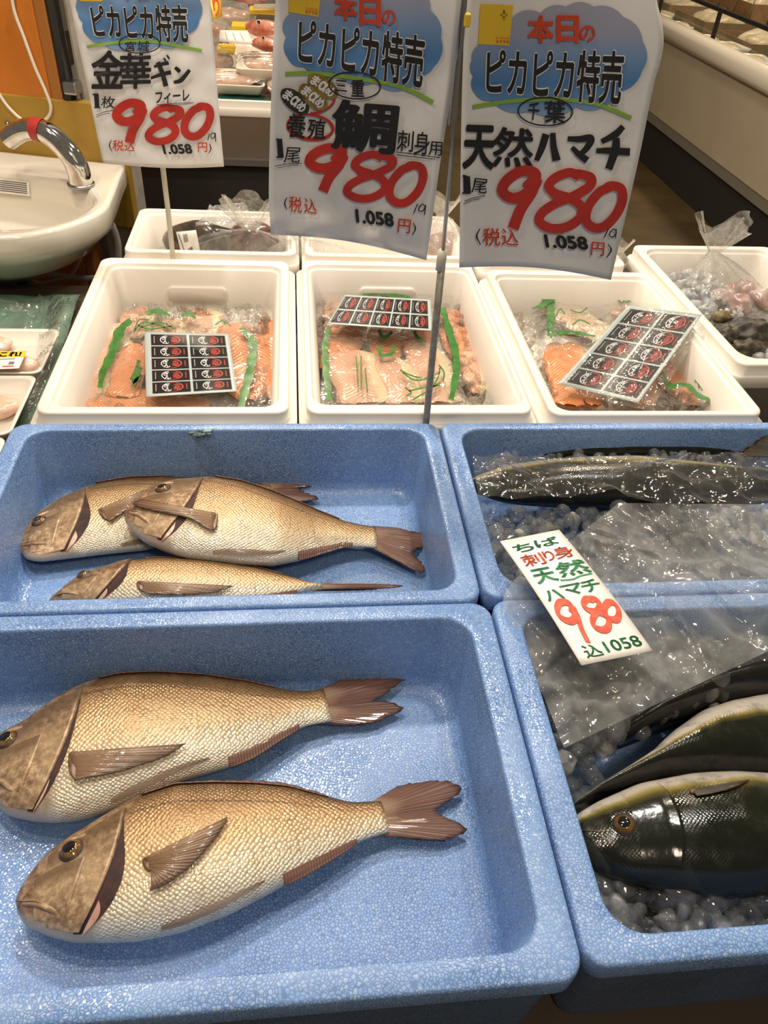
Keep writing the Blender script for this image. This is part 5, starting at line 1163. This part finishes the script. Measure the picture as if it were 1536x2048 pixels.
solid(link_mesh('label_paper', [LB(i/4, j/4) for i in range(5) for j in range(5)], grid_faces(4, 4), M['card'], rl), .0005, -1)
def lay(ink, name, m, f, root, o): link_mesh(name, [f(a, b, o) for a, b in ink.v], ink.f, m, root, smooth=False)
lay(Ink().rect(U(0, 0, 1, .36)), 'yellow_band', M['yellow'], LB, rl, .0006)
lay(Ink().text('これ!', U(.38, .04, .90, .32), .05), 'band_lettering', M['ink'], LB, rl, .0012)
i_ = Ink().text('500', U(.68, .62, .82, .78), .03)
for k in range(3): i_.brush([(.30, .46+.0*k), (.8, .46)], .02, sm=False)
lay(i_, 'small_print', M['ink'], LB, rl, .0012); lay(Ink().rect(U(.55, .85, .85, .90)), 'red_bar', M['print_red'], LB, rl, .0012)
def cover(label, x0, x1, y0, y1, z, seed):
    V = [(x0+(x1-x0)*i/30, y0+(y1-y0)*j/24, z+.004*abs(nz(i*.12, j*.12, 2.2, seed))) for i in range(31) for j in range(25)]
    return tag(link_mesh('cling_film', V, grid_faces(30, 24), M['wrap']), label, 'plastic film')
cover('cling film stretched over the second foam tray', -.80, float(tc[0])+.008, float(tb[1])-.203, float(tb[1])-.010, zt_+.001, 22)

# ------------------------------------------------------------------ back row contents
M['octopus'] = mat('dark_fish_skin', (.07, .035, .03), .25, col2=(.20, .10, .085), nscale=40, bump=.4, coat=.4)
M['dark_fish'] = mat('grey_fish_skin', (.035, .03, .024), .22, col2=(.10, .075, .055), nscale=26, bump=.3, coat=.5)
M['octo_pink'] = mat('pale_octopus', (.34, .21, .19), .22, col2=(.52, .40, .36), nscale=34, bump=.4, coat=.4)
def blobthing(name, label, cat, c, r, seed, m, rz=0, group=None, amp=.25): return tag(MB().blob(c, r, seed, amp, 1.5, 26, 16, rz).out(name, M[m]), label, cat, group)
def bag_over(label, c, r, neck, seed, group=None, cat='bag', neck_r=.012, fan=.05, material='bag_clear', puffs=30):
    """gathered plastic bag: a pleated dome drawn into a twisted neck that fans out again"""
    nu, nv = 64, 22; V = []; c = np.array(c, float); nk = np.array(neck, float)
    for j in range(nv+1):
        v = j/nv
        for i in range(nu):
            ph = 2*math.pi*i/nu; pl = 1+.10*math.sin(ph*13+seed)*v+.07*math.sin(ph*7+2*seed)+.06*noise.noise(Vector((math.cos(ph)*2, math.sin(ph)*2, seed+v*3)))
            if v < .72:
                w = v/.72; rad = math.cos(w*math.pi/2)**.75; h = math.sin(w*math.pi/2)
                base = np.array([r[0]*math.cos(ph), r[1]*math.sin(ph), 0])*rad*pl; ctr = c*(1-w)+nk*w; zz = -r[2]*.45*(1-h)
                p = ctr+base+np.array([0, 0, zz]); tip = nk+np.array([math.cos(ph), math.sin(ph), 0])*neck_r*pl
                k = w**3; p = p*(1-k)+tip*k
            else:
                w = (v-.72)/.28; p = nk+np.array([math.cos(ph)*(neck_r+fan*w), math.sin(ph)*(neck_r*.6+fan*.35*w), fan*1.3*w*(1+.3*math.sin(ph*3+seed))])*np.array([pl, pl, 1])
            V.append(p)
    F = [(j*nu+i, j*nu+(i+1) % nu, (j+1)*nu+(i+1) % nu, (j+1)*nu+i) for j in range(nv) for i in range(nu)]
    return tag(link_mesh('gathered_bag', V, F, M[material]), label, cat, group)
M['bag_clear'] = film('gathered_bag', haze=.22, scale=60, strength=1.6, rough=.08, refl=1.5)
zb_ = .80
# left back box: a dark fish in a tied bag with a printed label
c = P(395, 497, .80); blobthing('dark_fish', 'dark whole fish inside the tied bag in the back left foam box', 'fish', (c[0]+.012, c[1]+.012, .812), (.085, .05, .046), 31, 'dark_fish', -.05)
c2 = P(500, 497, .80); blobthing('octopus_piece', 'reddish brown catch at the right inside the tied bag of dark fish', 'seafood', (c2[0], c2[1]+.015, .810), (.068, .050, .044), 33, 'octopus')
cb = P(450, 492, .80); nk = P(500, 462, .872); bag_over('clear tied bag of dark fish in the back left foam box', (cb[0], cb[1]+.015, .80), (.15, .075, .075), nk, 3, fan=.05)
tag(drape('bag_tail', [(420, 410), (490, 410), (520, 455), (390, 455)], lambda u, v: .90-.02*v, nu=30, nv=24, amp=.008, seed=31, material='bag_clear'), 'loose plastic flap standing up behind the tied fish bag', 'plastic film')
lq2 = [PY(352, 464, 1.70), PY(392, 460, 1.70), PY(400, 500, 1.69), PY(364, 514, 1.69)]
rl2 = thing('price_label', 'white barcode label stuck on the tied bag beside the cream rod', 'label', np.mean(lq2, 0))
LC = lambda u, v, o=0.: quad(lq2, u, v)+np.array([0, -o, o*.5])
solid(link_mesh('label_paper', [LC(i/3, j/3) for i in range(4) for j in range(4)], grid_faces(3, 3), M['card'], rl2), .0005, 1)
i_ = Ink()
for k in range(7): i_.brush([(.32+k*.032, .12), (.30+k*.032, .48)], .014, sm=False)
i_.text('500', [(.40, .78), (.62, .72), (.66, .86), (.44, .92)], .03).brush([(.1, .1), (.2, .85)], .03, sm=False)
lay(i_, 'barcode', M['ink'], LC, rl2, .0010)
# middle back box: hazy bags
c = P(640, 505, .83); bag_over('hazy plastic bag between the middle sign and the tied fish bag', (c[0], c[1]+.02, .82), (.12, .06, .05), P(600, 480, .86), 5, material='film_haze', fan=.03)
c = P(895, 500, .83); blobthing('octopus_piece', 'pinkish seafood bagged behind the grey pole', 'seafood', (c[0], c[1]+.03, .825), (.045, .04, .035), 37, 'octo_pink')
bag_over('clear bag of pinkish seafood seen between the middle and right signs', (c[0], c[1]+.03, .83), (.065, .055, .06), P(885, 430, .90), 8, fan=.03)
c = P(1222, 525, .82); bag_over('clear bag on the box behind the lower corner of the right sign', (c[0]-.02, c[1]+.02, .83), (.06, .05, .045), P(1235, 505, .87), 9, fan=.02)
# far right box: octopus in a bag, two shellfish
oc = P(1475, 590, .81)
for k, (dx, dy, r, sd) in enumerate(((-.03, .0, .032, 41), (.02, .012, .036, 42), (-.005, -.028, .030, 43), (.045, -.018, .032, 44), (.012, .04, .03, 45))):
    blobthing('octopus_piece', ['pale octopus piece at the left inside the knotted bag', 'pale octopus piece in the middle of the knotted bag', 'pale octopus piece at the front of the knotted bag', 'pale octopus piece at the right inside the knotted bag', 'pale octopus piece at the back of the knotted bag'][k], 'seafood', (oc[0]+dx, oc[1]+dy, .80+.008*(k % 2)), (r, r*.85, r*.8), sd, 'octo_pink', k, 'octopus pieces in the knotted bag', .4)
bag_over('knotted clear bag of octopus standing in the far right white box', (oc[0]+.01, oc[1]+.005, .80), (.105, .075, .07), P(1428, 505, .875), 12, fan=.055)
def shell(label, c, r, seed, rz):
    m = MB().blob(c, r, seed, .35, 2.2, 36, 22, rz); return tag(m.out('rock_oyster', M['oyster']), label, 'shellfish', 'dark shellfish in the far right box')
M['oyster'] = mat('oyster_shell', (.018, .015, .009), .5, col2=(.12, .10, .06), nscale=45, lo=.45, hi=.75, bump=1.0, bscale=70)
M['shell_gold'] = mat('yellowish_shell', (.20, .15, .06), .5, col2=(.05, .04, .02), nscale=50, bump=.8)
c = P(1505, 668, .79); shell('large dark rough shellfish at the front right of the far right box', (c[0], c[1], .79), (.060, .036, .030), 51, -.1)
c = P(1445, 672, .785); shell('dark rough shellfish against the left wall of the far right box', (c[0], c[1], .785), (.028, .032, .024), 53, .3)
c = P(1500, 704, .78); shell('dark shellfish nearest the front wall of the far right box', (c[0], c[1]+.012, .78), (.045, .022, .02), 55, 0)
c = P(1445, 634, .80); tag(MB().blob((c[0], c[1], .80), (.026, .016, .014), 57, .3, 2, 20, 12, .1).out('small_shell', M['shell_gold']), 'small yellowish shell behind the dark shellfish in the far right box', 'shellfish')
ice('crushed_ice', 'white ice bed in the far right foam box', [((.87, 1.12, 1.24, 1.72), lambda x, y: .772+.012*nz(x, y, 9), 420, .008, .018), ((.86, 1.0, 1.50, 1.70), lambda x, y: .80+.02*(y-1.5)/.2+.006*nz(x, y, 15), 160, .007, .015)], M['ice_bed'])
ice('crushed_ice', 'ice under the tied fish bag in the back left foam box', [((-.33, -.03, 1.70, 1.88), lambda x, y: .768+.006*nz(x, y, 9), 150, .008, .015)], M['ice_warm'])

# ------------------------------------------------------------------ far display of packed fish
Yf = 2.80
root = thing('far_table', 'far display table with a black skirt carrying white foam boxes', 'table', (-.35, 3.5, 0))
m = MB(); m.box((-.35, 3.75, .345), (1.25, 1.86, .69)); m.out('skirt', M['dark'], root, smooth=False)
m = MB(); m.box((-.35, 3.75, .70), (1.28, 1.90, .02)); m.out('table_top', mat('far_table_top', (.10, .09, .075), .6), root, smooth=False)
zr = .893
for k, (x0, x1) in enumerate(((-.60, -.275), (-.268, .02))):
    tray_box('white_foam_box', ['white foam box on the far table, hidden behind the left sign', 'white foam box on the far table seen between the left and middle signs'][k], 'box', 'white foam boxes on the far table', x0, x1, 2.805, 3.25, zr, .71, .02, .82, .02, .02, M['white_foam'], lip=.006)
for k, (x0, x1) in enumerate(((-.60, -.275), (-.268, .02))):
    tray_box('white_foam_box', ['white foam box in the second row of the far table, left', 'white foam box in the second row of the far table, right'][k], 'box', 'white foam boxes on the far table', x0, x1, 3.27, 3.75, zr, .71, .02, .82, .02, .02, M['white_foam'], lip=.006)
for k, (x0, x1) in enumerate(((-.60, -.275), (-.268, .02))):
    tray_box('white_foam_box', ['white foam box in the third row of the far table, left', 'white foam box in the third row of the far table, right'][k], 'box', 'white foam boxes on the far table', x0, x1, 3.77, 4.25, zr, .71, .02, .82, .02, .02, M['white_foam'], lip=.006)
mm = MB(); mm.v, mm.f = bed_mesh(-.245, .0, 2.83, 3.22, lambda x, y: .885+.004*nz(x, y, 30), 20, 20)
tag(mm.out('green_liner', mat('green_liner', (.02, .10, .075), .3), recalc=False), 'dark green liner showing under the far fish trays', 'liner paper')
M['red_fish'] = mat('red_fish_skin', (.50, .10, .05), .25, col2=(.66, .32, .22), nscale=30, coat=.4)
M['pink_fish'] = mat('pink_fish_skin', (.62, .36, .26), .22, col2=(.74, .55, .42), nscale=24, coat=.5)
def far_tray(label, x0, x1, y0, y1, z, h, seed, n, m):
    r = foam_tray(label, x0, x1, y0, y1, z, h, 'packed fish trays on the far table', 'packed_tray')
    for k in range(n):
        f = (k+.5)/n; yy = y0+.03+(y1-y0-.06)*f
        tag(MB().blob(((x0+x1)/2+.01*math.sin(seed+k), yy, z+.004), ((x1-x0)*.42, .022, .02), seed+k, .2, 1.3, 20, 12, .06).out('packed_fish', M[m]), f'{["nearest", "middle", "farthest"][min(k, 2)]} fish in the {label.replace("white foam ", "").replace(" of pink fish", "")}', 'fish', 'packed fish on the far table')
    V = [(x0+(x1-x0)*i/20, y0+(y1-y0)*j/16, z+.022+.006*abs(nz(i*.2, j*.2, 1.6, seed))-.02*(abs(i/10-1)**4+abs(j/8-1)**4)*.5) for i in range(21) for j in range(17)]
    tag(link_mesh('cling_film', V, grid_faces(20, 16), M['film_shiny']), 'cling film over the '+label.replace('white foam ', ''), 'plastic film', 'cling film on the far trays')
q0 = P(430, 165, .925); q1 = P(530, 165, .925)
far_tray('white foam tray of pink fish lowest at the far table edge', float(q0[0])-.09, float(q1[0]), 2.86, 3.02, .925, .03, 61, 3, 'pink_fish')
q0 = P(472, 130, .965); 
far_tray('white foam tray of pink fish stacked on the lowest far tray', float(q0[0]), float(q0[0])+.20, 2.90, 3.10, .966, .034, 64, 3, 'pink_fish')
q0 = P(535, 175, .92); far_tray('white foam tray beside the lowest far tray, cut by the middle sign', float(q0[0]), float(q0[0])+.1, 2.85, 2.98, .92, .028, 67, 2, 'pink_fish')
def card_at(label, px, z, col='card', lift=.03, name='far_price_card', lines=True, mark=None):
    qv = [P(*px[0], z+lift), P(*px[1], z+lift), P(*px[2], z), P(*px[3], z)]; r = thing(name, label, 'card', np.mean(qv, 0), 'price cards on the far table')
    f = lambda u, v, o=0.: quad(qv, u, v)+np.array([0, -o, o])
    solid(link_mesh('card', [f(i/3, j/3) for i in range(4) for j in range(4)], grid_faces(3, 3), M[col], r), .001, 1)
    if lines:
        i_ = Ink()
        for k in range(3): i_.brush([(.2+.25*k, .2), (.25+.25*k, .8)], .03, sm=False)
        lay(i_, 'printed_lines', M['hose'], f, r, .0015)
    if mark: lay(Ink().text(mark[0], mark[1], .03), 'red_lettering', M['print_red'], f, r, .0015)
card_at('white printed card lying in front of the two red fish heads', [(440, 60), (495, 61), (506, 87), (438, 83)], .985)
card_at('white card at the right of the red fish heads, cut by the middle sign', [(522, 44), (560, 50), (560, 76), (518, 68)], .955, lines=False)
card_at('white card with a yellow edge further back on the far table', [(508, 9), (560, 8), (560, 20), (505, 18)], .99)
card_at('yellow arrow-shaped tag hanging above the far table beside the left sign', [(410, -40), (441, -40), (444, 33), (428, 40)], 1.02, 'yellow', .10, lines=False, mark=('り', U(.2, .45, .8, .95)))
for k, (x, y, r) in enumerate(((512, 51, .042), (519, 82, .030))):
    c = P(x, y, .98); rt = thing('red_fish', ['red big-eyed fish head, upper of the two between the signs', 'red big-eyed fish head, lower of the two between the signs'][k], 'fish', c, 'red big-eyed fish on the far table')
    MB().blob((c[0]+r*.9, c[1]-.01, c[2]-.01), (r*2.1, r*.8, r*.75), 71+k, .12, 1.2, 26, 16, -.35).out('body', M['red_fish'], rt)
    e = P(x+(2 if k == 0 else 4), y-1, .98)
    for nm, rad, mt, d in (('eye', r*.27, M['card'], .0), ('pupil', r*.16, M['eye_black'], .007)):
        MB().blob((e[0]+.008, e[1]-.030-d, e[2]+.012+d*.6), (rad, rad*.7, rad), 1, 0, 1, 16, 10).out(nm, mt, rt)
for k, (x0, y0, x1, y1, z) in enumerate(((435, 96, 470, 99, .955), (463, 51, 492, 53, .97), (500, 18, 560, 24, .98))):
    a, b = P(x0, y0, z), P(x1, y1, z); m = MB(); m.box(((a+b)/2), (np.linalg.norm(b-a), .09, .018)); tag(bev(m.out('yellow_tray', M['yellow'], smooth=False), .005), ['yellow tray end left of the stacked far tray', 'yellow tray end left of the upper red fish head', 'yellow tray edge under the rearmost white card'][k], 'tray', 'yellow trays on the far table')
for k, (x, y, rx, z) in enumerate(((462, 22, .11, .96), (430, 55, .06, .95), (500, -10, .12, .98), (445, 115, .05, .93), (448, 88, .035, .95))):
    c = P(x, y, z); V = MB().blob((c[0], c[1], z-.01), (rx, rx*.9, .045), 80+k, .35, 2.0, 30, 18).out('plastic_bag', M['film_haze']); tag(V, ['crinkled clear bag behind the yellow tag on the far table', 'clear bag low beside the left sign on the far table', 'clear bag at the top edge of the photo between the signs', 'shiny clear bag in front of the stacked far tray', 'small clear bag under the white printed card'][k], 'bag', 'clear bags on the far table')
    blobthing('packed_fish', ['pink fish in the crinkled bag behind the yellow tag', 'pink fish in the low bag beside the left sign', 'pink fish at the top edge between the signs', 'brownish fish in the shiny bag before the stacked tray', 'dark fish under the white printed card'][k], 'fish', (c[0], c[1], z-.015), (rx*.75, rx*.6, .028), 90+k, ['pink_fish', 'pink_fish', 'red_fish', 'pink_fish', 'dark_fish'][k], .3, 'packed fish on the far table')

# ------------------------------------------------------------------ chilled display case on the right
M['case_panel'] = mat('case_panel', (.50, .43, .32), .35, col2=(.47, .40, .30), nscale=5)
M['bumper'] = mat('case_bumper', (.72, .66, .56), .22, coat=.4)
M['case_trim'] = mat('case_trim', (.20, .185, .15), .5)
M['kraft'] = mat('brown_cardboard', (.34, .20, .085), .6, col2=(.28, .16, .065), nscale=20)
xf = 2.385; yA, yB = 2.2, 8.4
case = thing('chilled_case', 'long cream chilled display case with a rounded bumper along the right side', 'display case', (xf+.5, 5.2, 0))
def cbox(name, x0, x1, z0, z1, m, y0=yA, y1=yB, b=.004): mb = MB(); mb.box(((x0+x1)/2, (y0+y1)/2, (z0+z1)/2), (x1-x0, y1-y0, z1-z0)); return bev(mb.out(name, m, case, smooth=False), b)
cbox('kick_plate', xf+.02, xf+.9, 0, .25, M['dark']); cbox('base_trim', xf+.004, xf+.9, .25, .308, M['case_trim']); cbox('side_panel', xf, xf+.05, .308, .72, M['case_panel'])
cbox('back_wall', xf+1.15, xf+1.2, .25, 1.0, M['case_panel']); cbox('well_floor', xf+.05, xf+1.15, .62, .66, M['case_panel'])
m = MB(); prof = [(-.0, .715), (-.022, .725), (-.034, .75), (-.034, .785), (-.022, .812), (.0, .824), (.03, .826), (.05, .82), (.05, .715)]
m.loft([[(xf+a, yy, z) for a, z in prof] for yy in (yA, yB)]); m.out('bumper', M['bumper'], case)
m = MB(); m.box((xf+.0, 5.0, .312), (.004, .006, .01)); 
for yy in (4.15, 5.02, 5.9, 6.8):
    m = MB(); m.box((xf+.07, yy, .875), (.018, .03, .17)); bev(m.out('rail_post', M['black'], case, smooth=False), .003)
m = MB(); m.box((xf+.07, (yA+yB)/2, .955), (.02, yB-yA, .022)); bev(m.out('top_rail', M['black'], case, smooth=False), .004)
g = MB(); g.box((xf+.07, (yA+yB)/2, .885), (.004, yB-yA, .12)); g.out('glass_front', film('case_glass', haze=.02, strength=0.02, tint=(.93, .95, .92)), case, smooth=False)
# stock in the case
def pack(label, c, d, rz, m, name='packed_tray', cat='tray', group='packs in the chilled case'):
    r = thing(name, label, cat, (c[0], c[1], c[2]), group); mb_ = MB(); x, y, h = d
    mb_.loft([rr(-x/2+.012, x/2-.012, -y/2+.012, y/2-.012, .01, 0), rr(-x/2, x/2, -y/2, y/2, .014, h), rr(-x/2+.006, x/2-.006, -y/2+.006, y/2-.006, .012, h), rr(-x/2+.014, x/2-.014, -y/2+.014, y/2-.014, .01, h*.4)])
    v = rot_about(mb_.v, (0, 0), rz); mb_.v = [(p[0]+c[0], p[1]+c[1], p[2]+c[2]) for p in v]; mb_.out('tray', M['white_foam'], r)
    b_ = MB().blob((c[0], c[1], c[2]+h*.7), (x*.36, y*.36, h*.5), int(c[1]*100), .3, 1.6, 18, 10, rz); b_.out('contents', M[m], r); return r
M['pack_cream'] = mat('pack_contents', (.62, .48, .30), .4, col2=(.72, .62, .46), nscale=30); M['pack_yellow'] = mat('pack_yellow', (.60, .40, .10), .4)
def carton(label, c, d, rz=0.):
    r = thing('cardboard_box', label, 'box', c, 'cardboard boxes in the chilled case'); x, y, h = d
    mb_ = MB(); mb_.loft([rr(-x/2, x/2, -y/2, y/2, .004, 0, 2), rr(-x/2, x/2, -y/2, y/2, .004, h, 2), rr(-x/2+.006, x/2-.006, -y/2+.006, y/2-.006, .003, h, 2), rr(-x/2+.006, x/2-.006, -y/2+.006, y/2-.006, .003, .01, 2)])
    v = rot_about(mb_.v, (0, 0), rz); mb_.v = [(p[0]+c[0], p[1]+c[1], p[2]+c[2]) for p in v]; mb_.out('carton', M['kraft'], r, smooth=False)
    for k in range(3): blobthing('wrapped_pack', ['front', 'middle', 'rear'][k]+' wrapped pack in the '+label, 'pack', (c[0]+.02*(k-1), c[1]+(k-1)*y*.28, c[2]+h*.75), (x*.32, y*.14, h*.45), int(c[1]*50)+k, 'pack_cream', rz, 'wrapped packs in cartons')
carton('brown carton under the case rail, left of the post', (2.82, 5.75, .68), (.42, .50, .15)); carton('brown carton right of the rail post', (2.86, 5.15, .68), (.42, .45, .13)); carton('brown carton far along the case', (2.85, 6.45, .68), (.42, .55, .15)); carton('brown carton at the rear of the case', (3.22, 5.3, .70), (.30, .6, .2)); carton('brown carton at the rear, farther along the case', (3.22, 6.2, .70), (.30, .7, .2))
k_ = 0
names = ['nearest white pack by the case rim', 'second white pack by the case rim', 'white pack with yellow contents by the case rim', 'white pack behind the yellow one', 'white pack just right of the rail post', 'white pack under the rail post', 'white pack left of the rail post', 'white pack further left along the rim', 'white pack by the right sign edge', 'white pack half hidden by the right sign']
for k, (x, y, rz) in enumerate(((2.58, 3.95, .2), (2.62, 4.20, -.1), (2.56, 4.42, .3), (2.70, 4.55, .1), (2.58, 4.72, -.2), (2.56, 5.0, .1), (2.57, 5.35, .1), (2.58, 5.75, -.15), (2.57, 6.1, .15), (2.57, 6.5, 0))):
    pack(names[k], (x, y, .735+.01*(k % 3)), (.17, .22, .035), rz, 'pack_yellow' if k == 2 else 'pack_cream')
tag(MB().box((2.78, 5.05, .668), (.70, 5.6, .012)).out('case_liner', M['green_sheet'], smooth=False), 'flat liner under the goods in the chilled case', 'liner paper')
# wire rack behind the case goods
rk = thing('wire_rack', 'grey wire rack standing at the rear of the chilled case', 'rack', (3.3, 5.4, .7))
for z in (1.0, 1.06): MB().tube([(3.05, 4.2, z), (3.05, 7.2, z)], .006, 8).out('rail', M['steel'], rk)
for k in range(12): MB().tube([(3.05, 4.3+k*.25, .70), (3.05, 4.3+k*.25, 1.06)], .004, 6).out('upright', M['steel'], rk)
